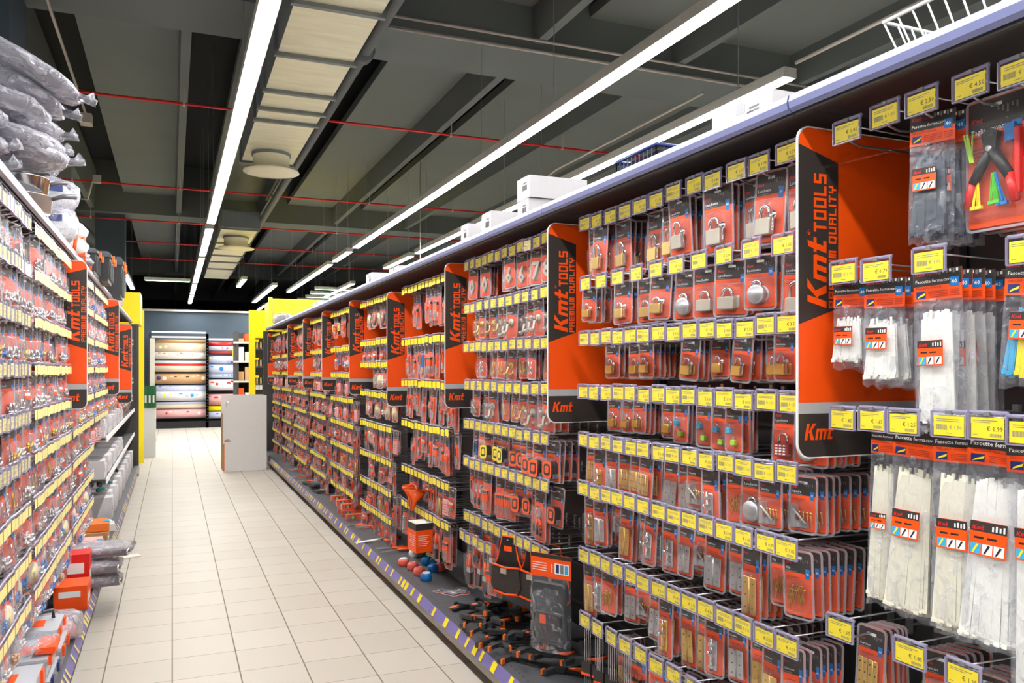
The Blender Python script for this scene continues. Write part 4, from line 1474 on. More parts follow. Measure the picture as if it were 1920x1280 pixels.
# ================================================================ the opposite wall
ZL = (1.95, 1.79, 1.62, 1.45, 1.29, 1.135, .975, .81, .65, .49)
IT = [['plug', 'screws', 'plugw', 'plug', 'bracket'], ['screws', 'plug', 'sheet', 'plugw', 'plug'], ['plugb', 'plug', 'screws', 'plugz', 'plugw', 'plug'], ['plugw', 'plug', 'screws', 'plug', 'bits'],
      ['cups', 'plug', 'screws', 'plugz', 'plugw'], ['plug', 'cups', 'plugw', 'cup', 'screws'], ['bits', 'plugw', 'plug', 'screws', 'cups'], ['cups', 'plugb', 'plugw', 'screws', 'discp'],
      ['plugw', 'plugb', 'dowel', 'plugw'], ['dowel', 'dowel', 'plugw', 'dowel', 'bracket']]
for b in (1, 2, 3):
    ya, yb = DIV_L[b] + .03, DIV_L[b + 1] - .05
    for r, z in enumerate(ZL):
        if b == 1 and z < .9:
            ya2 = 2.80
        else:
            ya2 = max(ya, 2.80)
        n = max(4, int((yb - ya2) / .068))
        near = b == 1 and r < 6
        if (b == 1 and r >= 9) or r > 8:
            continue
        if b == 3 and r == 9:
            continue
        it = IT[r][:]
        R.shuffle(it)
        hook_row(-1, BAYL[b], r, z, ya2, yb, n, it, depth=(1, 2) if b < 3 else (1, 1), whole=not near, solid=near, cream=True, back=(0, .04), fill=.92, yaw=.22, jitter=.004)
for b in (4, 5):
    for r, z in enumerate(ZL[:6] if b == 4 else ZL[:5]):
        it = [['plugb', 'plug', 'bits'], ['plug', 'cups', 'sheet'], ['plugw', 'plugb', 'plug'], ['plugb', 'screws', 'plugz'], ['plugb', 'plugz', 'bits'], ['plug', 'sheet', 'plugw']][r]
        hook_row(-1, BAYL[b], r, z - (.02 if b == 5 else 0), DIV_L[b] + .05, DIV_L[b + 1] - .05, 17, it, depth=(1, 1), whole=True, solid=False, cream=True, back=(0, .03), fill=.9, yaw=.22)
for key, m in REST.items():
    m.M = Matrix.Identity(4)
    o = link('price_tagged_hooks', m.mesh('price_tagged_hooks'))
    tag(o, ('rows of small price tagged hooks on the far tool shelves' if key > 0 else 'rows of small cream tagged hooks on the opposite shelves'), 'display hooks', None, 'stuff')
print('HOOKS', HOOKN[0], 'OBJ', len(bpy.data.objects))


# ================================================================ cartons and baskets on top of the tool shelves
def carton(x0, x1, y0, y1, z0, z1, label, group=None, hue='carton', face=-1, mark=True, tape=True, rz=0.0, name='carton'):
    cx, cy_ = (x0 + x1) / 2, (y0 + y1) / 2
    b, t, l = MB(), MB(), MB()
    w_, d, h = x1 - x0, y1 - y0, z1 - z0
    b.box(-w_ / 2, w_ / 2, -d / 2, d / 2, 0, h, hue)
    b.box(-w_ / 2 - .0004, w_ / 2 + .0004, -d / 2 - .0006, -d / 2, h * .0, h * .004, 'print_grey')
    b.add([(-w_ / 2, -.0012, h + .0006), (w_ / 2, -.0012, h + .0006), (w_ / 2, .0012, h + .0006), (-w_ / 2, .0012, h + .0006)], [(0, 1, 2, 3)], 'print_grey')
    parts = [('box_body', b, [])]
    if tape:
        t.box(-w_ / 2 - .0008, w_ / 2 + .0008, -.018, .018, h - .03, h + .001, 'box_clear')
        parts.append(('tape', t, []))
    if mark:
        q = random.Random(int(abs(cx * 997 + cy_ * 331)))
        yy, X = -d * .30, face * (w_ / 2 + .0008)
        k = 0.0
        s = min(.05, d * .35)
        while k < s:
            bw = q.choice((.0012, .0024, .0034))
            l.add([(X, yy + k, h * .38), (X, yy + k + bw, h * .38), (X, yy + k + bw, h * .62), (X, yy + k, h * .62)], [(0, 1, 2, 3)], 'print_black')
            k += bw + .0018
        l.add([(X, yy, h * .68), (X, yy + s * .8, h * .68), (X, yy + s * .8, h * .74), (X, yy, h * .74)], [(0, 1, 2, 3)], 'print_grey')
        parts.append(('barcode', l, []))
    return parts_thing(name, label, 'box', TR(cx, cy_, z0, rz), parts, group)


SZ = TOPZ + .0285
G = 'white cartons on top of the tool shelves'
carton(1.45, 1.80, 1.70, 1.957, SZ, 2.185, 'flat white carton on the top shelf above the big steel padlocks', G)
carton(1.42, 1.695, 3.21, 3.33, SZ, 2.192, 'white carton under another, on the top shelf above the house numbers', G)
carton(1.42, 1.70, 3.20, 3.335, 2.1935, 2.289, 'white carton stacked topmost of two above the house numbers', G)
carton(1.42, 1.70, 3.655, 3.786, SZ, 2.216, 'white carton beside the stacked pair, slightly smaller', G)
carton(1.42, 1.62, 3.99, 4.10, SZ, 2.21, 'small white carton third from the stacked pair', G)
for i, (u, v, wx, wy) in enumerate(((747, 497, .35, .26), (697, 510, .3, .2), (640, 548, .3, .5), (600, 562, .3, .5))):
    p = px(u, v, X=1.44)
    carton(1.44, 1.44 + wx, p[1], p[1] + wy, SZ, p[2], 'white carton on the top shelf above the %s' % ('blade bay', 'sanding bay', 'pliers bay', 'screwdriver bay')[i], G)
# navy wire crate
b, r_, bag_ = MB(), MB(), MB()
x0, x1, y0, y1 = 1.48, 1.78, 2.30, 2.56
for z in (SZ + .004, SZ + .05):
    b.tube([(x0, y0, z), (x1, y0, z), (x1, y1, z), (x0, y1, z)], .003, 'navy', 5, closed=True)
r_.tube([(x0, y0, SZ + .098), (x1, y0, SZ + .098), (x1, y1, SZ + .098), (x0, y1, SZ + .098)], .007, 'navy', 6, closed=True)
for i in range(11):
    t = i / 10
    for (a, c) in (((x0, y0 + (y1 - y0) * t), (x0, y0 + (y1 - y0) * t)), ((x1, y0 + (y1 - y0) * t),) * 2, ((x0 + (x1 - x0) * t, y0),) * 2, ((x0 + (x1 - x0) * t, y1),) * 2):
        b.tube([(a[0], a[1], SZ + .002), (c[0], c[1], SZ + .095)], .0022, 'navy', 4)
bag_.box(x0 + .02, x1 - .02, y0 + .02, y1 - .02, SZ + .001, SZ + .085, 'print_black')
parts_thing('wire_crate', 'navy wire crate with dark contents on the top shelf above the padlocks', 'crate', Matrix.Identity(4), [('basket', b, []), ('rim', r_, []), ('contents', bag_, [])])
# white wire basket
b, r_ = MB(), MB()
x0, x1, y0, y1, z0, z1 = 1.43, 1.88, 0.55, 1.32, SZ, 2.205
r_.tube([(x0, y0, z1), (x1, y0, z1), (x1, y1, z1), (x0, y1, z1)], .0045, 'white', 6, closed=True)
r_.tube([(x0 + .03, y0 + .03, z0 + .003), (x1 - .03, y0 + .03, z0 + .003), (x1 - .03, y1 - .03, z0 + .003), (x0 + .03, y1 - .03, z0 + .003)], .003, 'white', 6, closed=True)
for i in range(22):
    t = i / 21
    y, yb = y0 + (y1 - y0) * t, y0 + .03 + (y1 - y0 - .06) * t
    b.tube([(x0, y, z1), (x0 + .03, yb, z0 + .003), (x1 - .03, yb, z0 + .003), (x1, y, z1)], .0022, 'white', 5)
for i in range(12):
    t = i / 11
    x, xb = x0 + (x1 - x0) * t, x0 + .03 + (x1 - x0 - .06) * t
    b.tube([(x, y0, z1), (xb, y0 + .03, z0 + .003), (xb, y1 - .03, z0 + .003), (x, y1, z1)], .0022, 'white', 5)
parts_thing('wire_basket', 'white wire basket on the top shelf above the cable ties', 'basket', Matrix.Identity(4), [('basket_wires', b, []), ('rim', r_, [])])


# ================================================================ blobs in crumpled film
def blob(w_, d, h, mt, seed, n=16, m=8, crumple=.12, p=2.6, tail=None):
    """closed soft bag, flat underneath"""
    q = random.Random(seed)
    mb_ = MB()
    vs, fs = [], []
    ph = [q.uniform(0, 6.3) for _ in range(6)]
    for i in range(m + 1):
        la = -PI / 2 + PI * i / m
        for j in range(n):
            lo = 2 * PI * j / n
            cx, sx = math.cos(lo), math.sin(lo)
            r = (abs(cx) ** p + abs(sx) ** p) ** (-1 / p)
            cl = max(0, math.cos(la)) ** .6
            k = 1 + crumple * (math.sin(3 * lo + ph[0] + 2 * la) * .5 + math.sin(7 * lo + ph[1]) * .35 + q.uniform(-.5, .5))
            x, y = cx * r * w_ / 2 * cl * k, sx * r * d / 2 * cl * k
            z = h * (.5 + .5 * math.copysign(abs(math.sin(la)) ** .8, la)) * (1 + crumple * q.uniform(-.4, .4) * (i > m // 2))
            vs.append((x, y, z))
    for i in range(m):
        for j in range(n):
            a, b_ = i * n + j, i * n + (j + 1) % n
            fs.append((a, b_, b_ + n, a + n))
    mb_.add(vs, fs, mt, True)
    if tail:
        mb_.tube([(tail[0] * .6, tail[1] * .6, h * .6), tail, (tail[0] * 1.15, tail[1] * 1.1, tail[2] + .02)], [.03, .012, .028], mt, 8)
    return mb_


def wrapped_pan(loc, rz, ry, r, label, seed, rx=0):
    pan, hd, film = MB(), MB(), blob(r * 2.3, r * 2.1, .085, 'bag', seed, 24, 9, .10, 2.3, (r * 1.25, 0, .05))
    pan.lathe([(r * .7, .010), (r, .05), (r * 1.02, .052), (r * .98, .054), (r * .68, .016)], (0, 0, 0), 'sheet_grey', 28)
    hd.tube([(r, 0, .045), (r * 1.25, 0, .06), (r * 1.5, 0, .062)], [.012, .010, .012], 'grey_plastic', 8)
    parts_thing('wrapped_pan', label, 'pan', TR(loc[0], loc[1], loc[2], rz, rx, ry), [('pan', pan, []), ('handle', hd, []), ('plastic_bag', film, [])], 'pans in plastic bags on the opposite top shelf')


def at(u, v, Y):
    return px(u, v, Y=Y)


for i, (u, v, Y, r, rz, ry, rx, lb) in enumerate((
        (52, 292, 3.55, .155, .3, .05, 0.0, 'bottom pan in grey plastic of the pile by the ceiling beam'),
        (40, 262, 3.50, .150, .6, .10, .1, 'pan in clear plastic, second from the bottom of the pile'),
        (58, 232, 3.55, .125, .2, .25, 0.1, 'pan in crumpled plastic sticking out of the pile middle'),
        (24, 205, 3.45, .140, .9, .12, .0, 'pan in crumpled plastic below the top two of the pile'),
        (50, 172, 3.55, .145, .1, .42, .05, 'pan in silvery plastic, second from the top of the pile'),
        (66, 132, 3.50, .165, -.1, .50, .0, 'topmost pan in shiny silvery plastic, tilting off the pile'))):
    p = at(u, v, Y)
    wrapped_pan((p[0] - .04, p[1], p[2] - .04), rz, ry, r, lb, 20 + i, rx)
# bags of pans nearer the camera, out past the frame's edge but holding up the pile
for i, (Y, z) in enumerate(((3.25, SZ), (3.28, SZ + .09), (3.27, SZ + .18), (3.60, SZ))):
    wrapped_pan((-.72, Y, z), .4 * i, 0, .16, 'pan in grey plastic inside the pile, %s layer' % ('lowest', 'second', 'third', 'far lowest')[i], 40 + i)
# saucepan with a blue and white label
b, l, h_ = MB(), MB(), MB()
b.lathe([(.11, 0), (.125, .012), (.13, .075), (.133, .078), (.127, .078), (.12, .02)], (0, 0, 0), 'steel', 32)
for i in range(5):
    a0, a1 = -2.0 + .16 * i, -2.0 + .16 * (i + 1)
    for z0, z1, c_ in ((.012, .032, 'sky_blue'), (.032, .066, 'white')):
        l.add([(.1315 * math.cos(a0), .1315 * math.sin(a0), z0), (.1315 * math.cos(a1), .1315 * math.sin(a1), z0), (.1325 * math.cos(a1), .1325 * math.sin(a1), z1),
               (.1325 * math.cos(a0), .1325 * math.sin(a0), z1)], [(0, 1, 2, 3)], c_)
h_.tube([(.13, 0, .07), (.17, 0, .085), (.22, .02, .09)], [.008, .010, .012], 'sheet_grey', 8)
parts_thing('saucepan', 'steel saucepan with a blue and white label beside the bagged pans', 'pan', TR(-.60, 3.94, SZ, -.1), [('pan', b, [('label', l)]), ('handle', h_, [])])
b, h_ = MB(), MB()
b.lathe([(.09, 0), (.11, .012), (.118, .07), (.12, .072), (.11, .075), (.02, .095), (.01, .115), (.0, .118)], (0, 0, 0), 'chrome', 28)
parts_thing('saucepan', 'lidded chrome pan stacked on the labelled saucepan', 'pan', TR(-.60, 3.96, SZ + .085, .4), [('pan', b, [])] + [('handle', ub([(.118, 0, .06), (.15, 0, .075), (.19, 0, .08)], .009, 'sheet_grey', 8), [])])
for i, (Y, X, w_, h_, lb) in enumerate(((4.80, -.57, .24, .18, 'lower clear bag of white pieces beside the labelled saucepan'), (4.82, -.57, .22, .17, 'upper clear bag of white pieces, reaching highest beside the saucepan'))):
    inner = blob(w_ * .8, .2, h_ * .9, 'white', 60 + i, 16, 8, .22)
    outer = blob(w_, .26, h_ * 1.06, 'bag', 70 + i, 20, 8, .12, tail=(0, 0, h_ * 1.15))
    lab = MB()
    lab.box(-.03, .03, -.1335, -.131, h_ * .55, h_ * .75, 'navy')
    parts_thing('bag_of_pieces', lb, 'bag', TR(X, Y, SZ + .16 * i, .2), [('white_pieces', inner, []), ('plastic_bag', outer, []), ('label', lab, [])], 'bags of white pieces')
# power tools in their wrap, ends towards the aisle
for i, (u, v, Y, lb) in enumerate(((152, 425, 5.36, 'upper rounded black and white tool with orange trim on the opposite top shelf'),
                                   (146, 448, 5.27, 'lower rounded black and white tool with orange trim on the opposite top shelf'),
                                   (168, 478, 5.95, 'flat grey tool with orange tip lying before the toolboxes'))):
    p = at(u, v, Y)
    body, top, tr, ft = MB(), MB(), MB(), MB()
    s = 1.0 if i < 2 else .85
    body.tube([(-.20, 0, .03), (-.10, 0, .05), (.0, 0, .055), (.07, 0, .045), (.10, 0, .03)], [.03 * s, .046 * s, .052 * s, .046 * s, .028 * s], 'white' if i < 2 else 'sheet_grey', 14)
    top.tube([(-.20, 0, .05), (-.10, 0, .078), (.0, 0, .085), (.05, 0, .07)], [.022 * s, .036 * s, .036 * s, .02 * s], 'grey_plastic', 12)
    tr.tube([(.045, 0, .05), (.06, 0, .048)], .0525 * s, 'orange', 14)
    tr.box(-.02, .03, -.058 * s, .058 * s, .05, .075, 'orange')
    ft.box(.055, .095, -.025, .025, .0, .03, 'orange')
    z = SZ - .001 + (.10 if i == 0 else 0)
    parts_thing('power_tool', lb, 'power tool', TR(-.58 + .01 * (i == 1), p[1], z, .15 * (i - 1), 0, 0, 1.15 if i < 2 else 1.0), [('tool_body', body, [('trim', tr)]), ('tool_cover', top, []), ('foot', ft, [])], 'grey tools with orange trim')
# toolboxes
for i, (Y, X, s, h, lb) in enumerate(((6.36, -.60, 1.0, .17, 'low grey toolbox on the opposite top shelf before the taller two'),
                                      (6.88, -.55, 1.0, .22, 'tall black toolbox with orange latch, nearer the flat grey tool'),
                                      (8.30, -.54, 1.0, .36, 'tall black toolbox with orange latch, nearer the yellow header'))):
    body, lid, la = MB(), MB(), MB()
    body.add([(-.11, -.20, 0), (.11, -.20, 0), (.11, .20, 0), (-.11, .20, 0), (-.125, -.22, h * .8), (.125, -.22, h * .8), (.125, .22, h * .8), (-.125, .22, h * .8)],
             [(0, 3, 2, 1), (0, 1, 5, 4), (1, 2, 6, 5), (2, 3, 7, 6), (3, 0, 4, 7), (4, 5, 6, 7)], 'tool_grey')
    for k in range(5):
        body.box(.112 + k * .0, .126, -.18 + k * .085, -.165 + k * .085, .02, h * .74, 'tool_grey')
    lid.add([(a * .135, b_ * .235, h * .8) for a, b_ in ((-1, -1), (1, -1), (1, 1), (-1, 1))] + [(a * .135, b_ * .235, h * .9) for a, b_ in ((-1, -1), (1, -1), (1, 1), (-1, 1))] +
            [(a * .115, b_ * .215, h) for a, b_ in ((-1, -1), (1, -1), (1, 1), (-1, 1))],
            [(0, 3, 2, 1)] + [(q, (q + 1) % 4, (q + 1) % 4 + 4, q + 4) for q in range(4)] + [(q + 4, (q + 1) % 4 + 4, (q + 1) % 4 + 8, q + 8) for q in range(4)] + [(8, 9, 10, 11)], 'grey_plastic')
    for sy in (-.12, .12):
        la.box(.136, .150, sy - .02, sy + .02, h * .66, h * .90, 'peg_orange')
    parts_thing('toolbox', lb, 'toolbox', TR(X, Y, SZ, 0, 0, 0, s), [('box_body', body, []), ('lid', lid, []), ('latch', la, [])], 'toolboxes on the opposite top shelf')
p = at(243, 588, 9.8)
parts_thing('bag_of_rope', 'crumpled clear bag on the opposite top shelf before the yellow header', 'bag', TR(-.60, 9.6, SZ, 0), [('plastic_bag', blob(.22, .4, .16, 'bag', 91, 18, 8, .2), []), ('contents', blob(.16, .3, .12, 'white', 92, 14, 6, .2), [])])
carton(-.80, -.52, 8.85, 9.2, SZ, SZ + .15, 'plain white carton on the opposite top shelf', None, face=1)
parts_thing('bag_of_rope', 'crumpled clear bag behind the flat grey tool on the opposite top shelf', 'bag', TR(-.60, 6.10, SZ, 0), [('plastic_bag', blob(.2, .16, .13, 'bag', 93, 18, 8, .2), []), ('contents', blob(.15, .12, .1, 'white', 94, 14, 6, .2), [])])
parts_thing('bag_of_rope', 'pale mesh bag at the far end of the tool shelves top', 'bag', TR(1.55, 12.7, SZ, 0), [('plastic_bag', blob(.3, .5, .2, 'bag', 95, 18, 8, .15), []), ('contents', blob(.24, .4, .16, 'print_grey', 96, 14, 6, .2), [])])

# ================================================================ goods lying on the tool wall's base shelf
BZ = BASEZ + .0006


def on_base(u, v, dz=0.0):
    p = px(u, v, Z=BZ + dz)
    return p[0], p[1], BZ + dz


def clamp_thing(M, label, L=.42, two=True):
    bar, j1, j2, g, pad = MB(), MB(), MB(), MB(), MB()
    bar.box(-L / 2, L / 2, -.004, .004, .002, .020, 'black_metal')
    j1.prism([(-L / 2 - .01, -.0), (-L / 2 + .03, 0), (-L / 2 + .022, .02), (-L / 2 + .008, .086), (-L / 2 - .008, .088), (-L / 2 - .014, .02)], -.009, .009, 'tool_grey')
    x = -L * .08 + .02 * math.sin(L * 900)
    j2.prism([(x - .016, -.008), (x + .05, -.010), (x + .05, .02), (x + .012, .028), (x - .002, .086), (x - .016, .088), (x - .016, .03)], -.010, .010, 'tool_grey')
    j2.tube([(x + .04, 0, .0), (x + .075, 0, -.03), (x + .09, 0, -.09)], [.014, .013, .010], 'black', 8)
    g.tube([(x + .055, 0, -.004), (x + .10, 0, -.030), (x + .115, 0, -.075)], [.010, .010, .008], 'orange_tool', 8)
    for xx, s in ((-L / 2 - .0, 1), (x - .012, -1)):
        pad.box(xx + (.008 if s > 0 else -.018), xx + (.018 if s > 0 else -.008), -.011, .011, .062, .084, 'peg_orange')
    g.box(L / 2 - .008, L / 2 + .004, -.009, .009, .0, .022, 'black')
    # lies on its side: jaws spread in the plane of the shelf
    flat = Matrix.Rotation(PI / 2, 4, 'X')
    parts_thing('bar_clamp', label, 'clamp', M @ flat, [('bar', bar, []), ('fixed_jaw', j1, [('jaw_pad', pad)]), ('sliding_jaw', j2, []), ('trigger_handle', g, [])], 'black and orange bar clamps in a heap on the base shelf')


CL = [(892, 1143, 2.3, .26), (925, 1150, 1.9, .30), (905, 1165, .4, .30), (948, 1168, 2.6, .30), (930, 1180, -.5, .32), (970, 1175, .2, .30), (955, 1198, 2.2, .30), (905, 1185, 1.2, .26),
      (985, 1215, -.7, .50), (1010, 1222, -.85, .55), (1040, 1245, -.9, .60), (1010, 1190, .8, .36), (1065, 1262, -1.0, .60), (1045, 1215, -.2, .5), (1100, 1268, -.9, .6), (990, 1160, 1.4, .3)]
CLB = ['beside the fallen packs', 'crossing the heap top', 'at the heap edge toward the aisle', 'under the tool pouch', 'with its jaws toward the floor', 'behind the crossed ones', 'in the heap middle', 'at the heap foot',
       'with a long bar, first of the long ones', 'with a long bar, second of the long ones', 'with a long bar, third of the long ones', 'below the bagged apron', 'with a long bar by the hanging wire brushes',
       'with a long bar under the apron pack', 'with a long bar at the frame edge', 'deepest in under the pouches']
for i, (u, v, a, L) in enumerate(CL):
    p = on_base(u, v)
    clamp_thing(TR(max(p[0], 1.43), p[1], BZ + .014 + .027 * (i % 3), a), 'black bar clamp with orange grips ' + CLB[i], L)
# round sealing tape tubs
TB = [(757, 1060, 'salmon', 'salmon red tub at the end toward the levels'), (774, 1068, 'salmon', 'salmon red tub second in the front line'), (786, 1078, 'salmon', 'salmon red tub beside the blue one in front'),
      (799, 1088, 'blue', 'blue tub nearest the aisle corner'), (776, 1044, 'white', 'white lidded tub at the back'), (792, 1043, 'print_grey', 'grey lidded tub at the back'),
      (808, 1047, 'green', 'green tub in the back line'), (822, 1048, 'green', 'second green tub in the back line'), (800, 1058, 'blue', 'blue tub in the middle of the group'), (815, 1060, 'blue', 'blue tub behind the middle'),
      (812, 1072, 'blue', 'blue tub beside the packs'), (826, 1070, 'salmon', 'red and white tub by the hanging brushes')]
for i, (u, v, c_, lb) in enumerate(TB):
    p = on_base(u, v)
    b, l = MB(), MB()
    b.lathe([(.024, 0), (.034, .006), (.036, .020), (.036, .034), (.031, .044), (.022, .047)], (0, 0, 0), c_, 20)
    l.lathe([(.0235, .0465), (.0235, .0505), (.014, .052), (.013, .049)], (0, 0, 0), 'white' if i % 3 == 0 else c_, 18)
    parts_thing('twine_tub', lb, 'tub', TR(max(p[0], 1.40), p[1], BZ, .3 * i), [('tub', b, []), ('lid', l, [])], 'coloured tubs on the base shelf')
# spirit levels in orange sleeves
for i, (u, v, z, L, lb) in enumerate(((628, 962, 0, .30, 'lowest orange spirit level in its sleeve'), (640, 968, 0, .34, 'lowest clear sleeved orange level beside it'), (655, 975, 0, .30, 'clear sleeved level box closest to the scissors'),
                                      (625, 950, .055, .30, 'orange spirit level with green vial atop the pile'), (645, 958, .055, .32, 'orange level sleeve atop the clear ones'), (662, 965, .055, .26, 'short orange level sleeve on the pile end'))):
    p = on_base(u, v)
    b, k, s = MB(), MB(), MB()
    b.box(-L / 2, L / 2, -.022, .022, .002, .050, 'orange')
    b.box(-L / 2 + .02, L / 2 - .02, -.0225, .0225, .016, .036, 'orange_tool')
    k.box(-L / 2 + .03, -L / 2 + .075, -.0232, .0232, .012, .042, 'print_black')
    k.lathe([(.014, -.0245), (.014, .0245)], (-L / 2 + .052, 0, .027), 'lime', 14, 'y')
    s.box(-L / 2 - .003, L / 2 + .003, -.025, .025, 0, .053, 'film')
    parts_thing('spirit_level', lb, 'spirit level', TR(1.37 + L / 2, p[1], BZ + z, .04 * (i - 2)), [('level_body', b, []), ('vial', k, []), ('sleeve', s, [])], 'orange spirit levels in clear sleeves')
# scissors and small orange tools lying flat
for i, (u, v, a, L) in enumerate(((668, 985, .1, .2), (690, 990, .35, .2), (720, 1020, .2, .26), (735, 1028, -.1, .24), (745, 1035, .3, .26), (560, 898, .2, .2), (575, 902, -.2, .22), (728, 1010, .6, .22))):
    p = on_base(u, v)
    b, g = MB(), MB()
    b.prism([(-.02, -.008), (-L * .5, -.002), (-L * .5, .002), (-.02, .010)], -.002, .001, 'steel')
    b.prism([(-.02, -.010), (-L * .48, -.012), (-L * .48, -.008), (-.02, .006)], .0015, .003, 'steel')
    for s in (-1, 1):
        g.tube([(0, 0, .004 * s), (L * .18, 0, .022 * s), (L * .36, 0, .030 * s), (L * .44, 0, .018 * s), (L * .30, 0, .008 * s), (.02, 0, .006 * s)], .006, 'orange_tool', 7)
    parts_thing('scissors', 'orange handled cutters lying flat, %s' % ('beside the levels', 'second beside the levels', 'below the orange carton', 'crossing others below the orange carton', 'nearest the coloured tubs',
                'far along the base shelf', 'far along, under the knives', 'under the hanging saws')[i], 'cutters', TR(max(p[0], 1.36), p[1], BZ + .006 + .012 * (i % 3), a) @ Matrix.Rotation(PI / 2, 4, 'X'),
                [('blade', b, []), ('handle', g, [])], 'orange handled cutters on the base shelf')
b, k = MB(), MB()
b.prism([(-.16, -.02), (.12, -.05), (.16, -.01), (-.14, .02)], -.001, .001, 'white')
k.prism([(.10, -.06), (.20, -.05), (.22, .0), (.12, .01)], -.010, .006, 'orange_tool')
p = on_base(705, 1015)
parts_thing('hand_saw', 'white bladed saw with orange grip poking over the base shelf edge', 'saw', TR(1.40, p[1], BZ + .012, .25) @ Matrix.Rotation(PI / 2, 4, 'X'), [('blade', b, []), ('handle', k, [])])
# orange carton standing among the packs
b, t = MB(), MB()
b.box(-.055, .055, -.07, .07, 0, .135, 'orange')
b.box(-.0555, .0555, -.0705, .0705, .135, .175, 'card_dark')
b.box(-.055, .055, -.07, .07, .1752, .177, 'white')
for i in range(6):
    t.add([(-.0562, -.05, .10 - .012 * i), (-.0562, .03 - .01 * (i % 3), .10 - .012 * i), (-.0562, .03 - .01 * (i % 3), .103 - .012 * i), (-.0562, -.05, .103 - .012 * i)], [(0, 1, 2, 3)], 'white')
    t.rect(-.04, .03 - .008 * (i % 3), .10 - .012 * i, .103 - .012 * i, -.0712, 'white')
parts_thing('tool_carton', 'orange carton with black top hanging behind the coloured tubs', 'box', TR(1.41, 4.84, .335, .1), [('box_body', b, [('printed_text', t)])])
for i, (u, v, z, lb) in enumerate(((600, 915, 0, 'lowest black cased stapler pack'), (612, 922, 0, 'black cased stapler pack beside it'), (606, 915, .036, 'grey stapler pack on top of the black ones'), (585, 908, 0, 'flat dark pack beyond the staplers'))):
    p = on_base(u, v)
    b, k = MB(), MB()
    b.box(-.13, .13, -.09, .09, 0, .024, 'tool_grey')
    k.rbox(-.12, .12, -.034, -.0245, -.08, .08, .02, 'box_clear')
    parts_thing('stapler_pack', lb, 'tool pack', TR(1.50, p[1], BZ + z, .12 * i), [('backing_card', b, []), ('clear_cover', _swap(k) if False else k, [])] if False else [('backing_card', b, []), ('stapler', ub([(-.1, 0, .028), (.1, 0, .030)], .006, 'sheet_grey', 6), [])],
                'stapler packs lying on the base shelf')
# packs fallen flat by the clamps
for i, (u, v, k_, a, lb) in enumerate(((822, 1108, 'hinges', .5, 'orange hinge card lying on the base shelf edge by the tubs'), (838, 1112, 'bracket', 1.1, 'orange bracket card lying beside the fallen hinge card'),
                                       (618, 990, 'bits', .3, 'orange bit card lying among the levels'), (545, 880, 'plug', .3, 'small card lying at the far end of the base shelf'),
                                       (530, 872, 'disc', .9, 'grey disc card lying farthest on the base shelf'), (552, 893, 'plier', 2.0, 'pliers card lying flat far along the base shelf'))):
    p = on_base(u, v)
    PK[k_].place(TR(max(p[0], 1.42), p[1], BZ + .004, a) @ Matrix.Rotation(-PI / 2, 4, 'X'), lb, None)
# black tool pouches with orange piping, hanging
def pouch(Y, z, label, yaw, y=.0):
    b, t, pk, bk = MB(), MB(), MB(), MB()
    out = [(-.045, .0), (.045, .0), (.062, -.06), (.075, -.12), (.115, -.20), (.125, -.28), (.10, -.325), (0, -.345), (-.10, -.325), (-.125, -.28), (-.115, -.20), (-.075, -.12), (-.062, -.06)]
    b.prism(out, -.008, .008, 'print_black')
    t.tube([(x, -.004, z_) for x, z_ in out], .0055, 'orange', 6, closed=True)
    pk.prism([(-.10, -.17), (.10, -.17), (.115, -.28), (.09, -.32), (-.09, -.32), (-.115, -.28)], -.030, -.009, 'card_dark')
    t2 = MB()
    t2.tube([(-.105, -.030, -.165), (0, -.034, -.175), (.105, -.030, -.165)], .006, 'orange', 6)
    t2.tube([(-.09, -.031, -.318), (0, -.034, -.328), (.09, -.031, -.318)], .006, 'orange', 6)
    bk.box(-.03, .012, -.040, -.030, -.21, -.18, 'satin')
    lg = MB()
    lg.box(-.03, .03, -.0095, -.008, -.085, -.055, 'orange')
    e = MB()
    e.tube([(0, -.009, -.02), (0, -.010, -.021)], .007, 'steel', 10)
    parts_thing('tool_pouch', label, 'tool pouch', W(1, Y, z) @ Matrix.Translation((0, y, 0)) @ Matrix.Rotation(yaw, 4, 'Z') @ Matrix.Scale(.8, 4),
                [('pouch_back', b, [('piping', t), ('brand_patch', lg), ('eyelet', e)]), ('pocket', pk, [('pocket_piping', t2), ('buckle', bk)])], 'black tool pouches with orange piping')


pouch(3.48, .675, 'black tool pouch with orange piping hanging in front above the clamps', .45, -.01)
pouch(3.34, .672, 'second black tool pouch hanging behind the first, half hidden', .40, .06)
pouch(3.26, .668, 'third black tool pouch, mostly hidden by the bagged apron', .30, .12)
# bagged apron
hd, bag_, ins, lg = MB(), MB(), MB(), MB()
hd.box(-.10, .10, -.001, .001, -.085, .012, 'orange')
hd.text('1', .05, -.005, -.062, -.0018, 'white')
hd.rect(.02, .09, -.066, -.022, -.0018, 'white')
for i in range(3):
    hd.rect(.026 + .022 * i, .042 + .022 * i, -.062, -.026, -.0022, ('navy', 'print_grey', 'sky_blue')[i])
for i in range(4):
    hd.rect(-.09, -.02, -.030 - .010 * i, -.027 - .010 * i, -.0018, 'white')
hd.rect(-.1, .1, -.006, .011, -.0018, 'card_dark')
ins.rbox(-.085, .085, -.020, -.004, -.36, -.10, .02, 'tool_grey')
ins.rbox(-.07, .07, -.030, -.020, -.34, -.22, .02, 'card_dark')
lg.box(-.035, -.005, -.0312, -.030, -.27, -.235, 'orange')
vs, fs = [], []
q = random.Random(5)
for i in range(9):
    for j in range(8):
        x = -.10 + .2 * j / 7
        e = 1 - abs(2 * j / 7 - 1) ** 3
        vs.append((x, -.038 * e * min(1, i * .4) - .002 + q.uniform(-.004, .004), -.083 - .30 * i / 8))
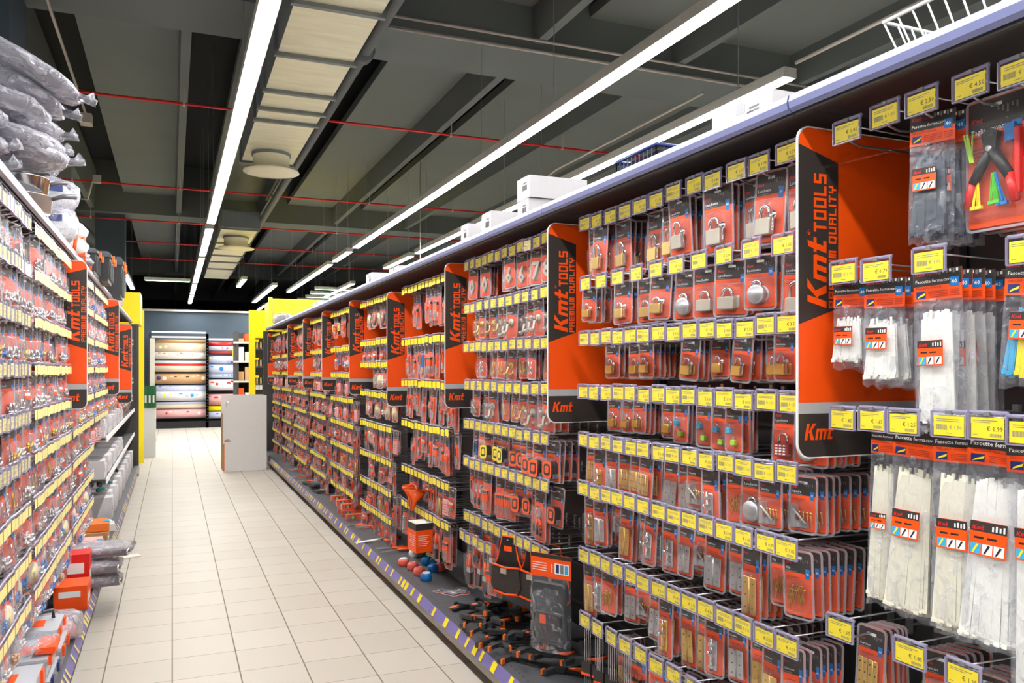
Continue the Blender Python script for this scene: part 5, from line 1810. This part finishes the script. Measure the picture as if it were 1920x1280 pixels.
for i in range(8):
    for j in range(7):
        a = i * 8 + j
        fs.append((a, a + 8, a + 9, a + 1))
bag_.add(vs, fs, 'film', True)
parts_thing('apron_pack', 'dark work apron in a clear bag with orange header above the clamps', 'apron', W(1, 3.05, .67) @ Matrix.Rotation(.55, 4, 'Z'), [('header_card', hd, []), ('apron', ins, [('brand_patch', lg)]), ('bag', bag_, [])])
# long wire hangers of wire brushes low in the padlock bay
for i in range(7):
    m, g = MB(), MB()
    for k in range(4):
        x = -.014 + .009 * k
        m.tube([(x, 0, .01), (x, -.002, -.12), (x + .002, -.004, -.26)], .0017, 'steel', 5)
    g.box(-.022, .022, -.012, .004, -.20, -.15, 'card_dark')
    g.box(-.023, .023, -.013, -.0118, -.198, -.188, 'orange')
    parts_thing('wire_holder', 'bundle of steel wire shelf hooks with black card, %s from the apron pack' % nth[i], 'wire bundle', W(1, 2.78 - .05 * i, .47) @ Matrix.Translation((0, .03 + .02 * (i % 2), 0)) @ Matrix.Rotation(.4, 4, 'Z'),
                [('steel_wire', m, []), ('backing_card', g, [])], 'steel wire bundles hanging low')

for i, (Y, z, lb) in enumerate(((5.12, .70, 'front orange funnel hanging among the blade packs'), (5.04, .69, 'orange funnel hanging second by the orange carton'), (4.96, .70, 'orange funnel hanging third by the orange carton'))):
    b, g = MB(), MB()
    b.lathe([(.058, -.02), (.060, -.018), (.014, -.085), (.007, -.15), (.006, -.15), (.012, -.085), (.055, -.020)], (0, 0, 0), 'orange_tool', 22)
    g.tube([(-.03, 0, -.018), (-.01, 0, .0), (.01, 0, .0), (.03, 0, -.018)], .003, 'orange', 6)
    parts_thing('funnel', lb, 'funnel', TR(1.43, Y, z, .4 * i, .25), [('funnel_cone', b, []), ('hanging_loop', g, [])], 'orange funnels')

# ================================================================ goods on the opposite base shelf
def on_left(u, v, dz=0.0):
    p = px(u, v, Z=BZ + dz)
    return min(p[0], -.50), p[1]


def organizer(Y, X, z, w_, d, h, label, hue='box_clear', latch='orange', rz=0, ttl=True):
    b, lid, la, con = MB(), MB(), MB(), MB()
    b.box(-w_ / 2, w_ / 2, -d / 2, d / 2, 0, h * .86, hue)
    for k in range(1, 4):
        b.box(-w_ / 2 + w_ * k / 4 - .001, -w_ / 2 + w_ * k / 4 + .001, -d / 2, d / 2, .002, h * .8, hue)
    lid.box(-w_ / 2 - .004, w_ / 2 + .004, -d / 2 - .004, d / 2 + .004, h * .86, h, hue)
    for sy in (-.3, .3):
        la.box(w_ / 2 + .004, w_ / 2 + .014, d * sy - .02, d * sy + .02, h * .5, h, latch)
    la.box(-w_ * .2, w_ * .3, -d * .2, d * .2, h, h + .002, latch)
    con.box(-w_ * .4, w_ * .4, -d * .4, d * .4, .004, h * .4, 'lavender_cloth')
    parts_thing('organizer_box', label, 'organizer box', TR(X, Y, z, rz), [('box_body', b, []), ('lid', lid, []), ('latch', la, []), ('contents', con, [])], 'clear organizer boxes on the opposite base shelf')


organizer(3.42, -.62, BZ, .32, .30, .16, 'clear organizer box with orange label at the frame edge', latch='orange')
organizer(3.76, -.61, BZ, .33, .30, .075, 'clear organizer box with blue tabs under another one', latch='navy')
organizer(3.77, -.615, BZ + .082, .32, .28, .075, 'bagged organizer box with orange label, top of its pair')
organizer(4.10, -.60, BZ, .31, .26, .09, 'clear organizer box lower, before the orange carton')
organizer(4.11, -.605, BZ + .097, .29, .25, .07, 'clear organizer box with orange latches and black handle on top', latch='orange')
parts_thing('bag_of_pieces', 'crumpled film bag draped over the bagged organizer', 'bag', TR(-.60, 3.77, BZ + .16, 0), [('plastic_bag', blob(.34, .30, .05, 'film', 113), []), ('label', MB().box(.1, .172, -.1, .06, .005, .03, 'orange'), [])])
one('carry_handle', MB().tube([(-.10, 0, .0), (-.10, 0, .035), (.10, 0, .035), (.10, 0, 0)], .008, 'tool_grey', 8), 'dark carry handle lying on the orange latched organizer box', 'handle', None, TR(-.58, 4.11, BZ + .175, .5))
parts_thing('bag_of_pieces', 'crumpled clear bag with pink label beside the latched organizer', 'bag', TR(-.50, 4.42, BZ, .2), [('plastic_bag', blob(.22, .24, .13, 'bag', 111), []), ('contents', blob(.15, .18, .08, 'pink', 112), [])])


def box_thing(name, u, v, w_, d, h, hue, label, z=0.0, rz=0.0, side='white', X=None, cat='box', stripe=None):
    Xp, Yp = on_left(u, v)
    X = X if X is not None else Xp
    b, s = MB(), MB()
    b.box(-w_ / 2, w_ / 2, -d / 2, d / 2, 0, h, hue)
    s.add([(w_ / 2 + .0006, -d * .4, h * .25), (w_ / 2 + .0006, d * .3, h * .25), (w_ / 2 + .0006, d * .3, h * .6), (w_ / 2 + .0006, -d * .4, h * .6)], [(0, 1, 2, 3)], side)
    s.rect(-w_ * .35, w_ * .3, h * .55, h * .8, -d / 2 - .0006, side)
    if stripe:
        s.rect(-w_ * .5, w_ * .5, h * .05, h * .25, -d / 2 - .0006, stripe)
    return parts_thing(name, label, cat, TR(X, Yp, BZ + z, rz), [('box_body', b, [('printed_panel', s)])])


box_thing('tool_carton', 136, 1136, .16, .20, .13, 'orange', 'orange and white carton behind the latched organizer', side='white')
box_thing('tool_carton', 152, 1112, .13, .16, .24, 'red', 'tall red carton beside the metal sheets', side='white', stripe='navy')
for i, (Y, z, X) in enumerate(((5.40, .02, -.44), (5.42, .10, -.44), (5.50, .18, -.38))):
    b, f = MB(), MB()
    b.box(-.26, .24, -.13, .13, 0, .035, 'sheet_grey')
    b.tube([(.24, -.13, .018), (.25, .13, .018)], .017, 'chrome', 8)
    f = blob(.54, .30, .06, 'bag', 120 + i, 20, 7, .05, 5)
    parts_thing('metal_tray', 'grey metal tray in clear film, %s of the stack jutting over the aisle' % ('lowest', 'middle', 'topmost')[i], 'tray', TR(X - .1, Y, BZ + z, .12 - .1 * i), [('tray', b, []), ('plastic_film', f, [])],
                'wrapped grey trays on the opposite base shelf')
for i, (Y, z, hue, lb) in enumerate(((6.15, 0, 'cardboard', 'brown flat carton under the blue tagged packs'), (6.25, .06, 'pink', 'pinkish pack with blue clips on the brown carton'), (5.95, .0, 'paper', 'pale pack with blue clips beside the pinkish one'),
                                     (6.75, 0, 'cardboard', 'brown carton under the yellow printed one'), (6.78, .10, 'peg_orange', 'flat yellow orange printed carton on the brown one'), (7.30, 0, 'white', 'flat white carton before the teal tools'))):
    b, s = MB(), MB()
    b.box(-.16, .16, -.13, .13, 0, .055 if i != 3 else .095, hue)
    s.box(.12, .165, -.05, .0, .02, .06 if i != 3 else .05, 'sky_blue' if i in (1, 2, 4) else 'paper')
    parts_thing('flat_carton', lb, 'box', TR(-.60, Y, BZ + z, .1 * (i % 3)), [('box_body', b, []), ('clip', s, [])])
b = MB()
b.lathe([(.05, 0), (.055, .03), (.03, .05)], (0, 0, 0), 'red', 16)
one('red_tub', b, 'small round red tub lying by the flat white carton', 'lid', None, TR(-.60, 7.05, BZ))
# white cartons along two upper shelves and the base
for r, (z, n0) in enumerate(((.92, 0), (.60, 0))):
    s, l = MB(), MB()
    s.box(-.78, -.47, 6.95, 11.95, z - .012, z, 'gondola')
    l.box(-.47, -.462, 6.95, 11.95, z - .03, z + .012, 'white')
    parts_thing('shelf_board', '%s short shelf carrying white cartons on the opposite wall' % ('upper', 'lower')[r], 'shelf', Matrix.Identity(4), [('board', s, []), ('price_rail', l, [])])
    for k in range(17):
        y = 7.0 + k * .155
        h = .12 + .02 * (k % 3 == 0)
        carton(-.74, -.485 - .02 * (k % 4 == 2), y, y + .130 + .010 * (k % 2), z + .0006, z + h - .02 * (k % 5 == 1), 'small white carton, %s along the %s carton shelf' % (nth[k], ('upper', 'lower')[r]), 'small white cartons on the opposite shelves', face=1, tape=False,
               name='small_carton')
for k in range(18):
    y = 7.75 + k * .22
    carton(-.80, -.475 - .02 * (k % 3 == 1), y, y + .185 + .012 * (k % 2), BZ, BZ + .19 + .02 * (k % 3), 'white carton standing on the opposite base shelf, %s from the flat carton' % nth[k], 'white cartons on the opposite base shelf', face=1, tape=False, name='base_carton')
for i, (X, Y, z, r, hue, lb) in enumerate(((-.53, 7.2, .61, .09, 'print_black', 'large black rubber wheel lying by the white cartons'), (-.56, 8.35, BZ + .215, .05, 'teal', 'teal handled tool on the base cartons, first of two'),
                                           (-.57, 7.95, BZ + .215, .045, 'teal', 'teal handled tool on the base cartons, smaller'), (-.56, 8.9, BZ + .215, .05, 'print_black', 'black round tool on the base cartons'),
                                           (-.55, 9.4, BZ + .215, .05, 'print_black', 'black round tool on the farthest base cartons'))):
    b, h_ = MB(), MB()
    if i == 0:
        b.lathe([(r * .5, -.02), (r, -.018), (r * 1.02, 0), (r, .018), (r * .5, .02), (r * .2, .022)], (0, 0, 0), hue, 28, 'x')
        h_.lathe([(r * .45, -.024), (r * .45, .024)], (0, 0, 0), 'teal', 20, 'x')
    else:
        b.tube([(-.06, 0, .02), (.0, 0, .035), (.06, .02, .02)], [.014, .022, .012], hue, 10)
        h_.tube([(.06, .02, .02), (.10, .03, .012)], [.010, .012], 'steel', 8)
    parts_thing('teal_tool' if i else 'rubber_wheel', lb, 'tool' if i else 'wheel', TR(X, Y, z, .5 * i), [('tool_body', b, []), ('hub', h_, [])])
one('paper_card', MB().box(-.07, .07, -.05, .05, 0, .006, 'paper'), 'white paper card lying on the floor tiles by the opposite shelves', 'card', None, TR(*px(244, 1043, Z=.001), .35))
# hammers and bags hanging at the far end of the opposite wall
for b_, n in ((6, 12), (7, 10)):
    for r, z in enumerate((1.93, 1.70, 1.48, 1.26, 1.08)):
        hook_row(-1, BAYL[b_], r, z, DIV_L[b_] + .1, DIV_L[b_ + 1] - .08, n, [['plugb', 'plier', 'coat'], ['brush', 'plugw', 'plier'], ['coat', 'plugb', 'plugw'], ['plier', 'dowel', 'brush'], ['plugw', 'plier', 'coat']][r], depth=(1, 1),
                 whole=True, solid=False, cream=True, fill=.9, yaw=.2) if False else None
for b_, n in ((6, 9), (7, 9)):
    for r, z in enumerate((1.93, 1.68, 1.43, 1.20)):
        for k in range(n):
            p_ = PK[['plugb', 'plier', 'coat', 'brush', 'plugw', 'plierr'][R.randrange(6)]]
            Y = DIV_L[b_] + .1 + k * (1.25 / n)
            M = W(-1, Y, z - .03) @ Matrix.Translation((0, .02, 0)) @ Matrix.Rotation(-.2, 4, 'Z')
            p_.place(M, '%s, %s hook of the %s row, %s' % (p_.desc, nth[k], ROWN[r], BAYL[b_]), '%s of the %s' % (p_.cat, BAYL[b_]), whole=True)
            w_ = MB()
            w_.tube([(0, .53, .0), (0, .0, .0), (0, -.012, .01)], .003, 'wire', 4)
            one('plain_hook', w_, 'plain hook, %s of the %s row, %s' % (nth[k], ROWN[r], BAYL[b_]), 'hook', 'plain hooks at the far end', W(-1, Y, z - .03))

# ================================================================ the far end of the aisle
b, s = MB(), MB()
b.box(1.485, 2.6, 13.45, 14.7, 2.12, 2.58, 'yellow_paint')
s.box(1.42, 1.475, 13.42, 13.50, 0, 2.6, 'yellow_paint')
k = MB()
k.box(1.70, 1.95, 13.447, 13.449, 2.45, 2.47, 'white')
parts_thing('yellow_header', 'big yellow boxed header rising behind the end of the tool shelves', 'sign header', Matrix.Identity(4), [('header_box', b, []), ('post', s, []), ('back_post', MB().box(2.5, 2.56, 14.6, 14.66, 0, 2.12, 'yellow_paint'), [])])
# brush display
x0, x1 = px(467, 600, Y=15.4)[0], px(497, 600, Y=15.4)[0]
f, bk = MB(), MB()
f.box(x0, x1 + .5, 15.40, 15.46, 2.02, 2.52, 'yellow_paint')
f.box(x0, x0 + .11, 15.40, 15.46, 0, 2.02, 'yellow_paint')
bk.box(x0 + .11, x1 + .5, 15.52, 15.56, 0, 2.02, 'gondola_back')
parts_thing('brush_display', 'yellow framed display of paint brushes beyond the white bin', 'display', Matrix.Identity(4), [('frame', f, []), ('back_panel', bk, [])])
n = 0
for r, z in enumerate((1.95, 1.62, 1.30)):
    for k in range(4):
        p = (x0 + .145 + .065 * k, 15.46, z)
        m, g, h_ = MB(), MB(), MB()
        g.tube([(0, 0, 0), (0, 0, -.11)], [.010, .018], 'pale_wood', 8)
        h_.box(-.026, .026, -.008, .008, -.14, -.11, 'chrome')
        m.box(-.025, .025, -.007, .007, -.22, -.14, 'print_black' if r < 2 else 'white')
        if k % 2 == 0:
            h_.box(-.03, .03, -.02, -.018, .0, .04, 'tag_yellow')
        parts_thing('paint_brush', 'wooden handled paint brush, %s in the %s line of the yellow display' % (nth[k], ('top', 'middle', 'lowest')[r]), 'paint brush', TR(*p), [('handle', g, []), ('ferrule', h_, []), ('bristles', m, [])],
                    'paint brushes on the yellow display')
        n += 1
# shelf of brown goods behind the brush display
X0 = px(443, 600, Y=18)[0]
X1 = px(467, 600, Y=18)[0] + .5
fr = MB()
fr.box(X0, X0 + .05, 18.0, 18.9, 0, 2.25, 'gondola')
fr.box(X0, X1, 18.9, 18.95, 0, 2.25, 'gondola_back')
shl = []
for z in (.3, .75, 1.2, 1.62, 2.02):
    shl.append(('shelf', MB().box(X0 - .05, X1, 18.0, 18.9, z - .03, z, 'gondola').box(X0 - .06, X1, 17.985, 18.0, z - .03, z + .01, 'conduit'), []))
parts_thing('goods_rack', 'dark rack of brown packed goods behind the yellow brush display', 'shelving', Matrix.Identity(4), [('rack_frame', fr, [])] + shl)
for i, z in enumerate((.3, .75, 1.2, 1.62, 2.02)):
    for k in range(4):
        hue = ('beige', 'cardboard', 'wood', 'orange', 'white')[(i * 3 + k) % 5]
        carton(X0 + .01 + k * .17, X0 + .16 + k * .17, 18.05, 18.4, z + .0005, z + .2 + .1 * ((i + k) % 2) - (.12 if z > 2 else 0), 'brownish pack, %s on the %s shelf of the goods rack' % (nth[k], ('lowest', 'second', 'middle', 'fourth', 'top')[i]),
               'packs on the goods rack', hue=hue, mark=False, tape=False, name='goods_pack')
# white cardboard bin
b, cb, lab = MB(), MB(), MB()
y = 12.15
xa, xb = px(418, 800, Y=y)[0], px(500, 800, Y=y)[0]
zt = px(500, 741, Y=y)[2]
zl = px(418, 776, Y=y)[2]
b.prism([(xa, 0.002), (xb, 0.002), (xb, zt), (xa + .20, zt), (xa + .09, zt - .06), (xa, zl)], y, y + .012, 'white')
b.prism([(xa, 0.002), (xb, 0.002), (xb, zt), (xa, zt)], y + .50, y + .512, 'white')
cb.box(xa, xa + .012, y + .012, y + .50, .002, zl, 'cardboard')
cb.box(xb - .012, xb, y + .012, y + .50, .002, zt, 'cardboard')
cb.box(xa + .014, xb - .014, y + .014, y + .498, .002, .7, 'cardboard')
lab.prism([(xa + .02, .42), (xa + .12, .43), (xa + .07, .46), (xa + .02, .45)], y - .001, y, 'cardboard')
lab.box(xa - .001, xa + .02, y - .002, y, .02, .40, 'peg_orange')
parts_thing('cardboard_bin', 'big white cardboard bin with sloping side standing in the aisle', 'bin', Matrix.Identity(4), [('front_board', b, [('torn_patch', lab)]), ('inner_board', cb, [])])
for i, (dx, h) in enumerate(((.06, .98), (.13, .99))):
    one('rolled_poster', MB().box(xa + dx, xa + dx + .055, y + .06, y + .35, .702, h, 'paper'), 'white board standing inside the white bin, %s the sloping side' % ('nearer', 'farther from')[i], 'board')
# yellow frames and header at the end of the opposite shelves
b, s = MB(), MB()
b.box(-1.3, px(263, 560, Y=12.1)[0], 12.1, 12.9, 2.06, 2.49, 'yellow_paint')
parts_thing('yellow_header', 'yellow header box at the end of the opposite shelves', 'sign header', Matrix.Identity(4), [('header_box', b, []), ('post', MB().box(-.50, -.42, 12.12, 12.2, 0, 2.06, 'gondola'), [])])
xa, xb = px(262, 700, Y=13.8)[0], px(270, 700, Y=13.8)[0]
b, t = MB(), MB()
b.box(xa - .9, xb, 13.8, 13.86, 2.0, 2.36, 'yellow_paint')
b.box(xb - .075, xb, 13.8, 13.86, 0, 2.0, 'yellow_paint')
t.box(xa - .9, xb - .09, 13.9, 14.6, .1, 2.0, 'gondola_back')
parts_thing('endcap_display', 'slim yellow frame standing beyond the opposite shelves', 'frame', Matrix.Identity(4), [('frame', b, []), ('shelf_body', t, [])])
# display stand of white and green cartons
Y = 14.6
f = lambda u: px(u, 700, Y=Y)[0]
b, g, t = MB(), MB(), MB()
b.box(f(269), f(292), Y, Y + .3, 0, .82, 'white')
t.box(f(281), f(290), Y + .02, Y + .1, .82, 1.96, 'paper')
parts_thing('display_stand', 'narrow white cardboard stand beyond the yellow frame', 'display stand', Matrix.Identity(4), [('base_box', b, []), ('back_board', t, [])])
for i in range(3):
    a = f(270) + i * (f(292) - f(270)) / 3
    m = MB().box(a + .002, a + .066, Y - .02, Y + .018 + .0, .82, 1.18, 'dark_green')
    l = MB().box(a + .012, a + .04, Y - .0215, Y - .02, .90, 1.02, 'white')
    parts_thing('green_box', 'dark green box on the white stand, %s of three in line' % nth[i], 'box', Matrix.Identity(4), [('box_body', m, [('label', l)])], 'dark green boxes on the white stand')

# back racks with rolls of tablecloth
def roll(x0, x1, y, z, r, hue, pat, label):
    b, p_ = MB(), MB()
    b.tube([(x0, y, z), (x1, y, z)], r, hue, 14)
    q = random.Random(int(abs(x0 * 100 + z * 1000)))
    n_ = int((x1 - x0) / .12)
    parts = [('cloth_roll', b, [])]
    if pat:
        for i in range(n_):
            x = x0 + (i + .5) * (x1 - x0) / n_ + q.uniform(-.03, .03)
            a = PI + q.uniform(.15, .75)
            c_ = q.choice(pat)
            s = r * q.uniform(.25, .45)
            p_.lathe([(s, 0), (s * .8, -.004)], (x, y + (r - .001) * math.cos(a) * 1.0, z - r * math.sin(a) * .55), c_, 9, 'y')
        parts.append(('printed_motif', p_, []))
    parts_thing('cloth_roll', label, 'cloth roll', Matrix.Identity(4), parts, 'rolls of cloth on the far racks')


Y = 21.6
ra, rb = px(284, 700, Y=Y)[0], px(386, 700, Y=Y)[0]
rc, rd = px(391, 700, Y=Y)[0], px(452, 700, Y=Y)[0]
zz = lambda v: px(335, v, Y=Y)[2]
for nm, (a, b_) in (('wide', (ra, rb)), ('narrow', (rc, rd))):
    f_, sh = MB(), []
    for x in (a - .06, b_):
        f_.box(x, x + .06, Y - .1, Y + .05, 0, zz(625), 'print_black')
        for q in range(28):
            f_.box(x + .02, x + .04, Y - .102, Y - .1, .15 + q * .075, .17 + q * .075, 'conduit')
    f_.box(a, b_, Y + .45, Y + .5, 0, zz(622), 'wall_blue')
    f_.box(a, b_, Y - .02, Y + .45, .0, zz(790), 'print_black')
    for v in ((623, 632) if nm == 'wide' else (635,)):
        f_.box(a, b_, Y - .1, Y - .04, zz(v) - .02, zz(v) + .02, 'white')
    parts_thing('cloth_rack', 'black slotted %s rack against the blue partition' % nm, 'rack', Matrix.Identity(4), [('rack_frame', f_, [])])
rows = [(640, 4, 'wood', None, 'thin tan'), (652, 11, 'beige', ['paper', 'cream'], 'pale beige printed'), (666, 9, 'paper', ['beige', 'cardboard'], 'cream printed'), (679, 4, 'white', None, 'thin white'), (683.5, 4, 'red', None, 'thin dark red'),
        (691, 7, 'beige', None, 'plain beige'), (710, 11, 'wood', ['panel_dark', 'beige', 'navy'], 'brown and dark patterned'), (729, 8, 'lavender_cloth', ['white', 'navy'], 'lavender'), (742, 11, 'white', ['sky_blue', 'tag_yellow', 'lavender_cloth'], 'white lemon patterned'),
        (756, 3, 'lavender_cloth', None, 'thin grey'), (762, 5, 'beige', None, 'beige pink'), (776, 10, 'pink', ['red', 'print_grey', 'white'], 'pink and red chequered')]
for v, rp, hue, pat, ds in rows:
    r = rp * (rb - ra) / 102.0 * .95
    roll(ra, rb, Y + .12, zz(v), r, hue, pat, '%s cloth roll across the wide black rack' % ds)
rows = [(645, 5, 'red', None, 'pinkish red'), (652, 6, 'lavender_cloth', ['sky_blue', 'orange'], 'blue and white'), (660, 4, 'red_brown', None, 'brown'), (674, 9, 'lavender_cloth', ['tag_yellow', 'white'], 'lavender striped'),
        (692, 11, 'lavender_cloth', ['blue', 'white'], 'blue flowered'), (704, 5, 'lavender_cloth', ['sky_blue'], 'pale blue'), (722, 12, 'white', ['red', 'green', 'pink'], 'white fruit patterned'), (750, 12, 'pink', ['red_brown'], 'reddish'), (767, 6, 'tag_yellow', None, 'bright yellow'),
        (780, 8, 'lavender_cloth', ['blue'], 'grey blue')]
for v, rp, hue, pat, ds in rows:
    r = rp * (rb - ra) / 102.0 * .95
    roll(rc, rd, Y + .12, zz(v), r, hue, pat, '%s cloth roll on the narrow black rack' % ds)
b = MB()
p = px(441, 660, Y=21.3)
b.box(p[0] - .06, p[0] + .06, 21.3, 21.31, p[2] - .12, p[2] + .12, 'tag_yellow')
b.tube([(p[0], 21.305, p[2]), (p[0], 21.305, 2.3)], .004, 'wire', 4)
one('price_card', b, 'small yellow card hung on the narrow cloth rack', 'price card')
print('OBJ', len(bpy.data.objects))
